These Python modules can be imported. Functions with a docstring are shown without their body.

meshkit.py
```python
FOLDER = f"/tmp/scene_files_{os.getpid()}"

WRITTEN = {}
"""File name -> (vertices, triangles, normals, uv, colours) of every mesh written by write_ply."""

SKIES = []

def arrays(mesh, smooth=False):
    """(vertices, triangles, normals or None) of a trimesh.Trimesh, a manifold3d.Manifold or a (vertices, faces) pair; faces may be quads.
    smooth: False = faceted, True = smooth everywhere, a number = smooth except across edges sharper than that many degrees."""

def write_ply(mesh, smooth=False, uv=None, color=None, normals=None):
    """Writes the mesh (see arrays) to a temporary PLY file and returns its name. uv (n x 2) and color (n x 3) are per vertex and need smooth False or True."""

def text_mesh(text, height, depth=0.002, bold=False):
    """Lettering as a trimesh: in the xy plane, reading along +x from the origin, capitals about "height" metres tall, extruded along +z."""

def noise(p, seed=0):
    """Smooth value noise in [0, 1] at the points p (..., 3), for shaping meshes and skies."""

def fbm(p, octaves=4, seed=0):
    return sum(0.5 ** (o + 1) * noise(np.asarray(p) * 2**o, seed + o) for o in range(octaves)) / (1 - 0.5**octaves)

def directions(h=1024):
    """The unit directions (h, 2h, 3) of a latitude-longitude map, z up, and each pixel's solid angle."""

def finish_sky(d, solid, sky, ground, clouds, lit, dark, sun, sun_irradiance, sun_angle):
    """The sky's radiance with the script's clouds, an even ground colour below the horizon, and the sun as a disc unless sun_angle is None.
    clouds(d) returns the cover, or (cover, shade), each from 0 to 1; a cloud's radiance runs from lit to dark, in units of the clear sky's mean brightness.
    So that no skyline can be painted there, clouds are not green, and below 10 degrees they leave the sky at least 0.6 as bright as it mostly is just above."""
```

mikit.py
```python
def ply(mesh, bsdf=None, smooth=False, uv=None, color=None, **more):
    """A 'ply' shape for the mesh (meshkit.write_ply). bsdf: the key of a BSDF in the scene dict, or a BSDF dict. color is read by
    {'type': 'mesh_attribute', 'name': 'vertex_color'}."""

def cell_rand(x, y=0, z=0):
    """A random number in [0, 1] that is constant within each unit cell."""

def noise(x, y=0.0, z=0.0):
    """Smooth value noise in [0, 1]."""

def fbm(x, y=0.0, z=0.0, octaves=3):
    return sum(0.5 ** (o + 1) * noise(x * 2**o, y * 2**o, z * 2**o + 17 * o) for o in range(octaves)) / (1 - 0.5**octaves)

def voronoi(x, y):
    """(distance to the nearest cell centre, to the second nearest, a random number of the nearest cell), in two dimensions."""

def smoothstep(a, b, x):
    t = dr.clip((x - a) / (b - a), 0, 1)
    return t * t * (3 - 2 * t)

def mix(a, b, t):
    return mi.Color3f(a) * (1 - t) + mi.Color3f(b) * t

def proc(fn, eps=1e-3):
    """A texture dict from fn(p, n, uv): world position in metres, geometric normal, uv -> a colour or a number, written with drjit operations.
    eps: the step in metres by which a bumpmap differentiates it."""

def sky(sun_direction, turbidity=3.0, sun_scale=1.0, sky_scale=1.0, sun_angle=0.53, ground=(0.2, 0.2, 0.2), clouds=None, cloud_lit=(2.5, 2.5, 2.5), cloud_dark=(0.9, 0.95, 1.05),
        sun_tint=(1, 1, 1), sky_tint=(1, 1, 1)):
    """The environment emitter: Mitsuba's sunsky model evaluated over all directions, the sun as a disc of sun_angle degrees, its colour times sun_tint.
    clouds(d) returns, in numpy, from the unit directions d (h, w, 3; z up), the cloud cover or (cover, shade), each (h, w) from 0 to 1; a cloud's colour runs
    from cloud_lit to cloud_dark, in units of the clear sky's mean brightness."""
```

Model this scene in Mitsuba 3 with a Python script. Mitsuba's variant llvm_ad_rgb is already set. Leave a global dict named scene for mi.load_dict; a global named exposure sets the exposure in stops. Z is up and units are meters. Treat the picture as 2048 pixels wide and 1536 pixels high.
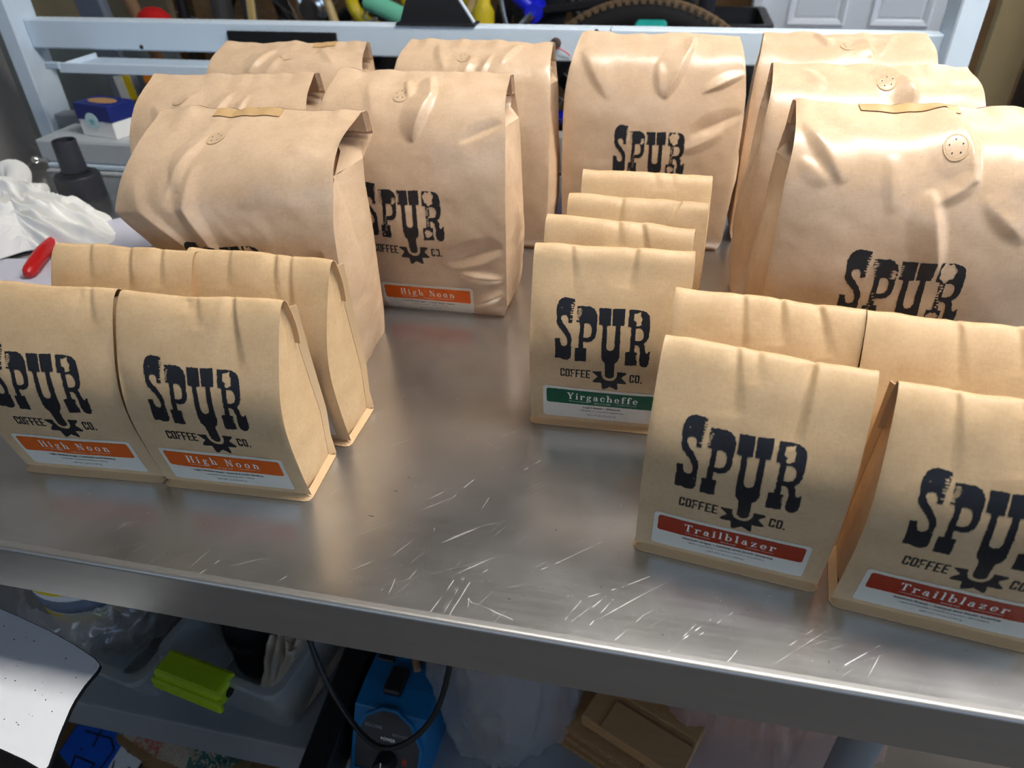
import math, random
import numpy as np, trimesh, shapely
import mitsuba as mi
import mikit, meshkit
import drjit as dr
from scipy.interpolate import CubicSpline
from shapely.geometry import Polygon, LineString, Point, box as sbox
from shapely.ops import unary_union
from shapely import affinity

T = mi.ScalarTransform4f
scene, labels = {}, {}

# ------------------------------------------------------------------ camera, lights, exposure
exposure = 0.56
CAM = (0.0, 0.0, 0.45)
FWD = (-0.1771, 0.7936, -0.5821)
UP = (-0.1048, 0.5729, 0.8129)
scene['camera'] = {'type': 'thinlens', 'fov': 71.2, 'fov_axis': 'x', 'near_clip': 0.02, 'far_clip': 100.0,
                   'aperture_radius': 0.0018, 'focus_distance': 0.66,
                   'to_world': T().look_at(origin=list(CAM), target=[CAM[i] + FWD[i] for i in range(3)], up=list(UP))}
# daylight from the open garage door behind the photographer
scene['daylight'] = mikit.sky((-0.3, -0.55, 0.75), turbidity=4.0, sun_scale=0.0, sky_scale=5.6)
LAMPS = [  # centre x, y, half length x, half width y, radiance
    (0.40, 0.60, 0.55, 0.16, (19.0, 18.4, 17.6)),
    (1.80, 0.60, 0.55, 0.16, (19.0, 18.2, 17.0)),
    (1.45, 2.25, 0.55, 0.10, (20.0, 20.0, 20.0)),
]
CEIL = 1.55
FLOOR = -0.90


# ------------------------------------------------------------------ materials
def lin(r, g, b):
    return [((c / 255) / 12.92 if c / 255 <= 0.04045 else (((c / 255) + 0.055) / 1.055) ** 2.4) for c in (r, g, b)]


def rgb(c):
    return {'type': 'rgb', 'value': [float(x) for x in c]}


def pbr(key, color, rough=0.5, metal=0.0, spec=0.5, two=True, **kw):
    b = {'type': 'principled', 'base_color': color if isinstance(color, dict) else rgb(color), 'roughness': rough,
         'metallic': metal, 'specular': spec, **kw}
    scene[key] = {'type': 'twosided', 'bsdf': b} if two else b
    return key


def fn_kraft(base, dark):
    base, dark = mi.Color3f(base), mi.Color3f(dark)

    def f(p, n, uv):
        x, y = uv[0], uv[1]
        fib = mikit.noise(x * 260, y * 1500) * 0.5 + mikit.noise(x * 900 + 7, y * 420) * 0.5
        blot = mikit.fbm(x * 45, y * 60, 3.0, 3)
        spk = mikit.smoothstep(0.93, 0.985, mikit.noise(x * 620 + 3, y * 620))
        t = dr.clip(0.40 * fib + 0.50 * blot - 0.05, 0, 1)
        c = base * (1 - t * 0.8) + dark * (t * 0.8)
        return c * (1 - 0.14 * spk)
    return f


pbr('m_kraft_small', mikit.proc(fn_kraft(lin(212, 181, 140), lin(178, 144, 100))), 0.5, spec=0.4)
pbr('m_kraft_big', mikit.proc(fn_kraft(lin(212, 184, 153), lin(180, 148, 113))), 0.34, spec=0.65)
pbr('m_kraft_edge', lin(205, 176, 136), 0.6)
pbr('m_ink', lin(24, 24, 28), 0.5, spec=0.4)
pbr('m_label', lin(222, 214, 196), 0.28, spec=0.5)
pbr('m_orange', lin(214, 92, 20), 0.28)
pbr('m_red', lin(160, 48, 24), 0.28)
pbr('m_green', lin(12, 84, 58), 0.28)
pbr('m_cream', lin(244, 238, 222), 0.4)
pbr('m_grey_ink', lin(78, 74, 70), 0.5)
pbr('m_tape', lin(190, 155, 108), 0.35)


def fn_steel_rough(p, n, uv):
    x, y = p[0], p[1]
    s = mikit.noise(x * 9, y * 9) * 0.5 + mikit.noise(x * 38, y * 30) * 0.3 + mikit.noise(x * 14, y * 600) * 0.2
    return 0.2 + 0.14 * s + 0.3 * scratch(p)


def one_scratch(x, y, ang, fx, fy, lo, seed):
    c, s = math.cos(ang), math.sin(ang)
    u, v = x * c + y * s, -x * s + y * c
    v = v + 0.006 * mikit.noise(u * 11 + seed, v * 5)
    a = mikit.noise(u * fx + seed, v * fy)
    return mikit.smoothstep(lo, lo + 0.03, a)


# long scratches on the table top: x0, y0, x1, y1
SCRATCHES = [(-0.1299, 0.5239, -0.1052, 0.5476), (-0.1275, 0.5268, -0.1144, 0.5369), (-0.1021, 0.4762, -0.0852, 0.4977), (-0.1198, 0.4784, -0.102, 0.4945), (-0.144, 0.515, -0.126, 0.5062), (-0.1552, 0.4291, -0.1514, 0.4388), (-0.1584, 0.3969, -0.1567, 0.3725), (-0.1567, 0.3725, -0.1574, 0.3574), (-0.1574, 0.3574, -0.1625, 0.342), (-0.1625, 0.342, -0.1686, 0.3333), (-0.1729, 0.311, -0.1734, 0.3399), (-0.1373, 0.3143, -0.1276, 0.3468), (-0.1294, 0.314, -0.1181, 0.367), (-0.1269, 0.3163, -0.1203, 0.3502), (-0.1232, 0.3116, -0.1147, 0.3473), (-0.1123, 0.3322, -0.1084, 0.3292), (-0.1084, 0.3292, -0.0934, 0.3256), (-0.0934, 0.3256, -0.0752, 0.3199), (-0.1118, 0.3333, -0.1102, 0.3251), (-0.0768, 0.3586, -0.0484, 0.3816), (-0.0484, 0.3816, -0.0188, 0.4078), (-0.076, 0.3628, -0.0581, 0.3808), (-0.0221, 0.3517, 0.0027, 0.3661), (0.0027, 0.3661, 0.022, 0.3798), (-0.049, 0.3261, -0.0374, 0.3506), (-0.1125, 0.3517, -0.0974, 0.371), (-0.2692, 0.3113, -0.2591, 0.3253), (-0.259, 0.3114, -0.2565, 0.3218), (-0.1913, 0.4338, -0.1896, 0.4433), (-0.1786, 0.345, -0.1718, 0.3546), (-0.1811, 0.3246, -0.1759, 0.3374), (-0.018, 0.3431, -0.01, 0.354), (-0.0371, 0.3274, -0.0276, 0.3468), (-0.1318, 0.3561, -0.1266, 0.3675), (-0.1771, 0.4249, -0.1631, 0.4404), (-0.1467, 0.4488, -0.1403, 0.4607), (-0.1434, 0.4165, -0.138, 0.4299), (-0.1252, 0.4224, -0.1214, 0.4406), (0.0429, 0.3217, 0.0676, 0.3478), (0.0603, 0.3335, 0.0896, 0.3633), (0.1227, 0.3373, 0.1457, 0.3587), (0.1581, 0.3283, 0.1848, 0.3495), (0.0772, 0.3123, 0.0955, 0.3403), (-0.0184, 0.3266, -0.0043, 0.3519), (0.0007, 0.3175, 0.024, 0.3483), (-0.0393, 0.3182, -0.0202, 0.3419), (-0.3445, 0.3051, -0.3338, 0.3385), (-0.3327, 0.3074, -0.32, 0.3304), (-0.3968, 0.3156, -0.3897, 0.3388), (0.0362, 0.3122, 0.0568, 0.3413)]


def scratch(p):
    x, y = p[0], p[1]
    m = mikit.smoothstep(0.45, 0.62, mikit.noise(x * 5.5 + 2, y * 5.5 + 9)) * mikit.smoothstep(0.8, 0.45, y)
    near = mikit.smoothstep(0.5, 0.33, y)
    g = dr.maximum(m, near * 0.8)
    s = one_scratch(x, y, 0.72, 12, 800, 0.94, 3.1) * g
    s = dr.maximum(s, one_scratch(x, y, 1.05, 14, 900, 0.945, 11.7) * g)
    s = dr.maximum(s, one_scratch(x, y, 0.5, 10, 1000, 0.955, 23.0) * g) * mikit.noise(x * 60, y * 60) * 0.8
    wob = 0.0012 * (mikit.noise(x * 90, y * 90) - 0.5)
    for k, (x0, y0, x1, y1) in enumerate(SCRATCHES):
        dx, dy = x1 - x0, y1 - y0
        t = dr.clip(((x - x0) * dx + (y - y0) * dy) / (dx * dx + dy * dy), 0, 1)
        d = dr.sqrt(dr.square(x - x0 - t * dx + wob) + dr.square(y - y0 - t * dy + wob))
        w = 0.00034 + 0.00014 * (k % 3)
        s = dr.maximum(s, mikit.smoothstep(w, w * 0.2, d) * (0.5 + 0.16 * (k % 4)))
    return s


def fn_steel(p, n, uv):
    x, y = p[0], p[1]
    cloud = mikit.fbm(x * 7, y * 7, 1.0, 4)
    stain = mikit.smoothstep(0.55, 0.75, mikit.fbm(x * 16 + 5, y * 16, 2.0, 3))
    dust = mikit.smoothstep(0.975, 0.99, mikit.noise(x * 330, y * 330))
    dark = mikit.smoothstep(0.984, 0.995, mikit.noise(x * 210 + 40, y * 210))
    v = 0.42 + 0.15 * cloud - 0.05 * stain
    v = v * (1 - 0.75 * dark)
    c = mi.Color3f(v * 1.01, v, v * 0.985)
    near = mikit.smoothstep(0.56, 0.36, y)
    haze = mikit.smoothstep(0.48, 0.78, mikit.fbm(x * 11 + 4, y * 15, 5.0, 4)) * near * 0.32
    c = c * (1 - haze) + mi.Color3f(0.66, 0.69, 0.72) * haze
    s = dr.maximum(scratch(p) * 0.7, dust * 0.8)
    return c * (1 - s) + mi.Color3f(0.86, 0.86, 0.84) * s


def fn_steel_bump(p, n, uv):
    return 0.00025 * mikit.noise(p[0] * 30, p[1] * 30) + 0.00002 * mikit.noise(p[0] * 20, p[1] * 900)


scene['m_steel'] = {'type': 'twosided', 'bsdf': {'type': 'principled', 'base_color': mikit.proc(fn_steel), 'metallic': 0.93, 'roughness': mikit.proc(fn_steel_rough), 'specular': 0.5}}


def fn_lip(p, n, uv):
    v = 0.40 + 0.08 * mikit.fbm(p[0] * 8, p[2] * 60, p[1] * 8, 3)
    return mi.Color3f(v * 1.02, v, v * 0.96)


scene['m_lip'] = {'type': 'twosided', 'bsdf': {'type': 'principled', 'base_color': mikit.proc(fn_lip), 'metallic': 0.9, 'roughness': 0.42, 'specular': 0.5}}
pbr('m_frame', lin(200, 214, 225), 0.42, spec=0.5)
pbr('m_frame_cap', lin(178, 194, 208), 0.4)
pbr('m_galv', lin(150, 155, 158), 0.45, metal=0.35)
pbr('m_white_gloss', lin(232, 234, 236), 0.22)
pbr('m_white', lin(232, 232, 228), 0.5)
pbr('m_door', lin(226, 230, 236), 0.4)
pbr('m_cloth', lin(238, 238, 234), 0.9, spec=0.1, sheen=0.3)
pbr('m_paper', lin(206, 206, 218), 0.8, spec=0.2)
pbr('m_black', lin(20, 20, 22), 0.45)
pbr('m_black_matte', lin(24, 24, 25), 0.8, spec=0.2)
pbr('m_rubber', lin(38, 40, 48), 0.5)
pbr('m_tyre', lin(34, 33, 34), 0.75, spec=0.3)
pbr('m_tread', lin(112, 92, 70), 0.85, spec=0.2)
pbr('m_dark_grey', lin(72, 71, 70), 0.55)
pbr('m_slate', lin(112, 122, 138), 0.6)
pbr('m_grey', lin(128, 132, 134), 0.5)
pbr('m_machine', lin(168, 174, 178), 0.4)
pbr('m_chrome', [0.8, 0.8, 0.8], 0.15, metal=1.0)
pbr('m_navy', lin(22, 36, 110), 0.4)
pbr('m_redplastic', lin(196, 22, 24), 0.4)
pbr('m_redcloth', lin(214, 40, 40), 0.85, spec=0.1)
pbr('m_darkred', lin(90, 18, 26), 0.8, spec=0.1)
pbr('m_orange_box', lin(240, 140, 30), 0.5)
pbr('m_yellow', lin(232, 206, 40), 0.35)
pbr('m_mint', lin(130, 222, 184), 0.45)
pbr('m_blueframe', lin(28, 40, 220), 0.3)
pbr('m_teal', lin(20, 160, 150), 0.4)
pbr('m_gold', lin(214, 184, 120), 0.35)
pbr('m_lime', lin(150, 178, 20), 0.4)
pbr('m_device', lin(8, 96, 142), 0.38)
pbr('m_panel_dark', lin(54, 53, 52), 0.5)
pbr('m_cabinet', lin(136, 134, 131), 0.6)
pbr('m_olive', lin(176, 158, 118), 0.8)
pbr('m_beige', lin(206, 192, 172), 0.85, spec=0.15)
pbr('m_bluetape', lin(14, 92, 200), 0.6)
pbr('m_knit', lin(180, 168, 146), 0.9, spec=0.1)
pbr('m_knit_green', lin(52, 104, 98), 0.9, spec=0.1)
pbr('m_knit_red', lin(178, 92, 82), 0.9, spec=0.1)
pbr('m_redprint', lin(190, 50, 40), 0.5)
pbr('m_oval', lin(196, 222, 224), 0.4)
pbr('m_oval_ink', lin(110, 180, 180), 0.4)
pbr('m_speck', lin(40, 32, 26), 0.7)


def fn_card(p, n, uv):
    t = mikit.noise(p[0] * 12, p[1] * 300, p[2] * 300) * 0.5 + mikit.fbm(p[0] * 10, p[1] * 10, p[2] * 10, 3) * 0.5
    return mikit.mix(lin(176, 138, 96), lin(150, 112, 72), t)


pbr('m_card', mikit.proc(fn_card), 0.8, spec=0.2)


def fn_corr(p, n, uv):
    t = 0.5 + 0.5 * dr.sin(p[0] * 900 + p[1] * 900)
    return mikit.mix(lin(120, 88, 54), lin(160, 122, 82), t)


pbr('m_corr', mikit.proc(fn_corr), 0.85, spec=0.1)


def fn_burlap(p, n, uv):
    w = (0.5 + 0.5 * dr.sin(p[0] * 1500)) * (0.5 + 0.5 * dr.sin(p[1] * 1500))
    t = 0.5 * w + 0.5 * mikit.fbm(p[0] * 30, p[1] * 30, p[2] * 30, 3)
    return mikit.mix(lin(98, 76, 50), lin(150, 122, 86), t)


pbr('m_burlap', mikit.proc(fn_burlap), 0.95, spec=0.05)


def fn_concrete(p, n, uv):
    t = mikit.fbm(p[0] * 6, p[1] * 6, 0.5, 5)
    return mikit.mix(lin(118, 112, 104), lin(82, 77, 70), t)


pbr('m_concrete', mikit.proc(fn_concrete), 0.8, spec=0.2)


def fn_wall(p, n, uv):
    t = mikit.fbm(p[0] * 3, p[1] * 3, p[2] * 3, 4)
    return mikit.mix(lin(176, 172, 164), lin(150, 146, 138), t)


pbr('m_wall', mikit.proc(fn_wall), 0.85, spec=0.2)


def fn_brown(p, n, uv):
    t = mikit.fbm(p[0] * 4, p[1] * 4, p[2] * 14, 4)
    return mikit.mix(lin(120, 92, 60), lin(84, 62, 40), t)


pbr('m_brownwall', mikit.proc(fn_brown), 0.85, spec=0.2)
pbr('m_greywall', lin(146, 154, 152), 0.7)
pbr('m_ceiling', lin(188, 184, 176), 0.9, spec=0.1)


def fn_wood(p, n, uv):
    t = mikit.fbm(p[0] * 40, p[1] * 40, p[2] * 3, 4)
    return mikit.mix(lin(170, 134, 100), lin(120, 86, 58), t)


pbr('m_wood', mikit.proc(fn_wood), 0.7, spec=0.3)
pbr('m_darkwood', lin(60, 46, 40), 0.7)
# clear plastics
scene['m_clear'] = {'type': 'principledthin', 'base_color': rgb((0.80, 0.82, 0.82)), 'roughness': 0.16, 'spec_trans': 0.78, 'eta': 1.45, 'diff_trans': 0.7}
scene['m_pane'] = {'type': 'thindielectric', 'int_ior': 1.5}
scene['m_film'] = {'type': 'principledthin', 'base_color': rgb((0.88, 0.87, 0.86)), 'roughness': 0.1, 'spec_trans': 0.82, 'eta': 1.5, 'diff_trans': 0.6}
scene['m_film_pink'] = {'type': 'principledthin', 'base_color': rgb((0.93, 0.80, 0.74)), 'roughness': 0.1, 'spec_trans': 0.72, 'eta': 1.4, 'diff_trans': 0.9}


# ------------------------------------------------------------------ scene bookkeeping
def numbered(name):
    def taken(k):
        return any(x == k or x.startswith(k + '__') for x in scene) or k in labels
    if not taken(name):
        return name
    i = 1
    while taken('%s_%03d' % (name, i)):
        i += 1
    return '%s_%03d' % (name, i)


def thing(name, label, cat, group=None):
    k = numbered(name)
    labels[k] = {'label': label, 'category': cat}
    if group:
        labels[k]['group'] = group
    return k


def put(key, mesh, mat, smooth=False, uv=None, label=None, kind=None, **more):
    """One shape entry; a repeated part takes the next number."""
    if key in scene:
        i = 1
        while '%s_%03d' % (key, i) in scene:
            i += 1
        key = '%s_%03d' % (key, i)
    scene[key] = mikit.ply(mesh, mat, smooth=smooth, uv=uv, **more)
    if label or kind:
        labels.setdefault(key, {})
        if label:
            labels[key]['label'] = label
        if kind:
            labels[key]['kind'] = kind
    return key


def struct(name, mesh, mat, smooth=False, label=None, **more):
    scene[name] = mikit.ply(mesh, mat, smooth=smooth, **more)
    labels[name] = {'kind': 'structure'}
    if label:
        labels[name]['label'] = label
    return name


# ------------------------------------------------------------------ mesh helpers
def rotz(a):
    c, s = math.cos(a), math.sin(a)
    return np.array([[c, -s, 0], [s, c, 0], [0, 0, 1.0]])


def roty(a):
    c, s = math.cos(a), math.sin(a)
    return np.array([[c, 0, s], [0, 1, 0], [-s, 0, c]])


def rotx(a):
    c, s = math.cos(a), math.sin(a)
    return np.array([[1, 0, 0], [0, c, -s], [0, s, c]])


def xf(mesh, R=None, t=(0, 0, 0)):
    v = np.asarray(mesh.vertices)
    if R is not None:
        v = v @ np.asarray(R).T
    return trimesh.Trimesh(v + np.asarray(t), mesh.faces, process=False)


def rbox(lo, hi, r=0.003):
    lo, hi = np.minimum(lo, hi).astype(float), np.maximum(lo, hi).astype(float)
    r = min(r, 0.45 * (hi - lo).min())
    c, h = (lo + hi) / 2, (hi - lo) / 2
    pts = []
    for sx in (-1, 1):
        for sy in (-1, 1):
            for sz in (-1, 1):
                s = np.array([sx, sy, sz])
                for k in range(3):
                    d = np.full(3, r)
                    d[k] = 0
                    pts.append(c + s * (h - d))
                pts.append(c + s * (h - r * 0.42))
    return trimesh.convex.convex_hull(np.array(pts))


def cbox(c, s, r=0.003):
    c, s = np.asarray(c, float), np.asarray(s, float)
    return rbox(c - s / 2, c + s / 2, r)


def tube(path, r, n=12, caps=True, closed=False):
    P = np.asarray(path, float)
    m = len(P)
    R = np.full(m, r) if np.isscalar(r) else np.asarray(r)
    tg = np.gradient(P, axis=0)
    if closed:
        tg = np.roll(P, -1, 0) - np.roll(P, 1, 0)
    tg /= np.linalg.norm(tg, axis=1, keepdims=True)
    a = np.array([0, 0, 1.0]) if abs(tg[0][2]) < 0.9 else np.array([1.0, 0, 0])
    N = []
    for i in range(m):
        a = a - tg[i] * a.dot(tg[i])
        a /= np.linalg.norm(a)
        N.append(a)
    N = np.array(N)
    B = np.cross(tg, N)
    th = np.arange(n) * 2 * np.pi / n
    V = (P[:, None] + R[:, None, None] * (np.cos(th)[None, :, None] * N[:, None] + np.sin(th)[None, :, None] * B[:, None])).reshape(-1, 3)
    F = []
    for i in range(m if closed else m - 1):
        j = (i + 1) % m
        for k in range(n):
            l = (k + 1) % n
            F += [[i * n + k, i * n + l, j * n + l], [i * n + k, j * n + l, j * n + k]]
    if caps and not closed:
        V = np.vstack([V, P[0], P[-1]])
        for k in range(n):
            l = (k + 1) % n
            F += [[m * n, l, k], [m * n + 1, (m - 1) * n + k, (m - 1) * n + l]]
    return trimesh.Trimesh(V, F, process=False)


def smooth_path(pts, n=40):
    pts = np.asarray(pts, float)
    d = np.r_[0, np.cumsum(np.linalg.norm(np.diff(pts, axis=0), axis=1))]
    return CubicSpline(d, pts)(np.linspace(0, d[-1], n))


def lathe(prof, n=40):
    """profile of (r, z) from the bottom axis to the top axis"""
    th = np.arange(n) * 2 * np.pi / n
    V, F, rows = [], [], []
    for r, z in prof:
        rows.append(len(V))
        V += [[r * math.cos(t), r * math.sin(t), z] for t in th]
    for i in range(len(prof) - 1):
        for k in range(n):
            l = (k + 1) % n
            F += [[rows[i] + k, rows[i] + l, rows[i + 1] + l], [rows[i] + k, rows[i + 1] + l, rows[i + 1] + k]]
    m = trimesh.Trimesh(V, F, process=False)
    return m


def prism(poly, z0, z1):
    if not isinstance(poly, (Polygon, shapely.MultiPolygon)):
        poly = Polygon(poly)
    ms = [trimesh.creation.extrude_polygon(g, z1 - z0, engine='earcut') for g in getattr(poly, 'geoms', [poly])]
    m = trimesh.util.concatenate(ms)
    return xf(m, None, (0, 0, z0))


def rrect(x0, y0, x1, y1, r):
    return sbox(x0 + r, y0 + r, x1 - r, y1 - r).buffer(r, quad_segs=5)


def join(*ms):
    return trimesh.util.concatenate(list(ms))


def grid_mesh(P, uv=None):
    nj, ni = P.shape[:2]
    idx = np.arange(nj * ni).reshape(nj, ni)
    a, b, c, d = idx[:-1, :-1].ravel(), idx[:-1, 1:].ravel(), idx[1:, 1:].ravel(), idx[1:, :-1].ravel()
    F = np.vstack([np.c_[a, b, c], np.c_[a, c, d]])
    return trimesh.Trimesh(P.reshape(-1, 3), F, process=False)


def sheet(P, th):
    """a grid given thickness (closed)"""
    nj, ni = P.shape[:2]
    du = np.gradient(P, axis=1)
    dv = np.gradient(P, axis=0)
    n = np.cross(du, dv)
    n /= np.linalg.norm(n, axis=2, keepdims=True) + 1e-12
    A, B = P + n * th / 2, P - n * th / 2
    ma, mb = grid_mesh(A), grid_mesh(B)
    idx = np.arange(nj * ni).reshape(nj, ni)
    ring = np.r_[idx[0, :-1], idx[:-1, -1], idx[-1, :0:-1], idx[:0:-1, 0]]
    off = nj * ni
    F = [ma.faces, mb.faces[:, ::-1] + off]
    r2 = np.roll(ring, -1)
    F.append(np.c_[ring, ring + off, r2 + off])
    F.append(np.c_[ring, r2 + off, r2])
    return trimesh.Trimesh(np.vstack([A.reshape(-1, 3), B.reshape(-1, 3)]), np.vstack(F), process=False)


# ------------------------------------------------------------------ structure
def plane_box(lo, hi):
    return trimesh.creation.box(bounds=[lo, hi])


struct('floor', plane_box((-2.6, -2.6, FLOOR - 0.1), (3.2, 3.6, FLOOR)), 'm_concrete')
struct('ceiling', plane_box((-2.6, -2.6, CEIL), (3.2, 3.6, CEIL + 0.1)), 'm_ceiling')
struct('wall_left', join(plane_box((-2.6, -2.6, FLOOR), (-2.5, 1.5, CEIL)), plane_box((-2.6, 1.5, FLOOR), (-2.5, 2.9, 0.30)), plane_box((-2.6, 1.5, 1.35), (-2.5, 2.9, CEIL)), plane_box((-2.6, 2.9, FLOOR), (-2.5, 3.6, CEIL))), 'm_greywall')
struct('window_1', join(rbox((-2.58, 1.5, 0.30), (-2.52, 1.54, 1.35), 0.004), rbox((-2.58, 2.86, 0.30), (-2.52, 2.9, 1.35), 0.004), rbox((-2.58, 1.54, 0.30), (-2.52, 2.86, 0.34), 0.004), rbox((-2.58, 1.54, 1.31), (-2.52, 2.86, 1.35), 0.004), rbox((-2.57, 2.18, 0.34), (-2.53, 2.22, 1.31), 0.004)), 'm_white', label='side window frame')
for yy in (1.54, 2.22):
    put('window_1__pane', (np.array([[-2.55, yy, 0.34], [-2.55, yy + 0.64, 0.34], [-2.55, yy + 0.64, 1.31], [-2.55, yy, 1.31]]), np.array([[0, 1, 2], [0, 2, 3]])), 'm_pane')
struct('wall_front', plane_box((-2.6, -2.7, FLOOR), (3.2, -2.6, 0.7)), 'm_wall')
struct('wall_right', plane_box((3.1, -2.6, FLOOR), (3.2, 3.4, 0.0)), 'm_wall')
struct('wall_back', plane_box((-2.6, 3.3, FLOOR), (3.2, 3.4, CEIL)), 'm_brownwall')

# ------------------------------------------------------------------ ceiling lamps
for i, (x, y, a, b, e) in enumerate(LAMPS):
    t = thing('ceiling_light', ['long ceiling light over the right part of the steel table', 'long ceiling light right of the steel table', 'long ceiling light near the white door'][i], 'light', 'ceiling lights')
    put(t + '__housing', rbox((x - a - 0.03, y - b - 0.03, CEIL - 0.05), (x + a + 0.03, y + b + 0.03, CEIL - 0.001), 0.006), 'm_white')
    v = np.array([[x - a, y - b, CEIL - 0.055], [x + a, y - b, CEIL - 0.055], [x + a, y + b, CEIL - 0.055], [x - a, y + b, CEIL - 0.055]])
    put(t + '__diffuser', (v, np.array([[0, 2, 1], [0, 3, 2]])), 'm_white', emitter={'type': 'area', 'radiance': rgb(e)})

# ------------------------------------------------------------------ steel work table
TX0, TX1, TY0, TY1 = -1.217, 0.62, 0.307, 1.262
tb = thing('steel_table', 'long brushed stainless steel work table with scratched top carrying the kraft coffee bags', 'table')


def arc(cx, cz, r, a0, a1, n=7):
    return [(cx + r * math.cos(math.radians(a)), cz + r * math.sin(math.radians(a))) for a in np.linspace(a0, a1, n)]


prof = [(TY1, -0.02), (TY1, 0.0), (TY0 + 0.008, 0.0)] + [(TY0 + 0.0078, 0.0004)] + arc(TY0 + 0.0040, -0.0034, 0.0040, 80, 180, 9)
NX = 60
xs = np.linspace(TX0, TX1, NX)


def extr_x(prof, xs):
    P = np.array([[[x, y, z] for x in xs] for y, z in prof])
    return P


put(tb + '__top', grid_mesh(extr_x(prof[:4], xs)), 'm_steel')
lip_prof = prof[3:] + [(TY0 - 0.0003, -0.03), (TY0, -0.053), (TY0 + 0.0015, -0.055), (TY0 + 0.010, -0.0555), (TY0 + 0.012, -0.052), (TY0 + 0.03, -0.05)]
put(tb + '__front_lip', grid_mesh(extr_x(lip_prof, xs)), 'm_lip', smooth=30)
for x, s in ((TX0, -1), (TX1, 1)):
    put(tb + '__end_lip', rbox((x - 0.004, TY0 + 0.008, -0.055), (x + 0.004, TY1, 0.0035 if s < 0 else -0.0005), 0.0015), 'm_lip')
put(tb + '__back_lip', rbox((TX0, TY1 - 0.004, -0.055), (TX1, TY1 + 0.002, 0.0005), 0.001), 'm_lip')
put(tb + '__underside', plane_box((TX0 + 0.01, TY0 + 0.02, -0.03), (TX1 - 0.01, TY1 - 0.01, -0.012)), 'm_galv')
LEGS = [(0.275, 0.475), (-1.15, 0.475), (0.275, 1.2), (-1.15, 1.2)]
for x, y in LEGS:
    put(tb + '__leg', tube([(x, y, -0.03), (x, y, FLOOR + 0.03)], 0.021, 20), 'm_galv', smooth=30)
    put(tb + '__foot', xf(lathe([(0, FLOOR), (0.02, FLOOR), (0.027, FLOOR + 0.012), (0.022, FLOOR + 0.035), (0, FLOOR + 0.035)], 20), None, (x, y, 0)), 'm_rubber', smooth=30)
SH = -0.565
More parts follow.
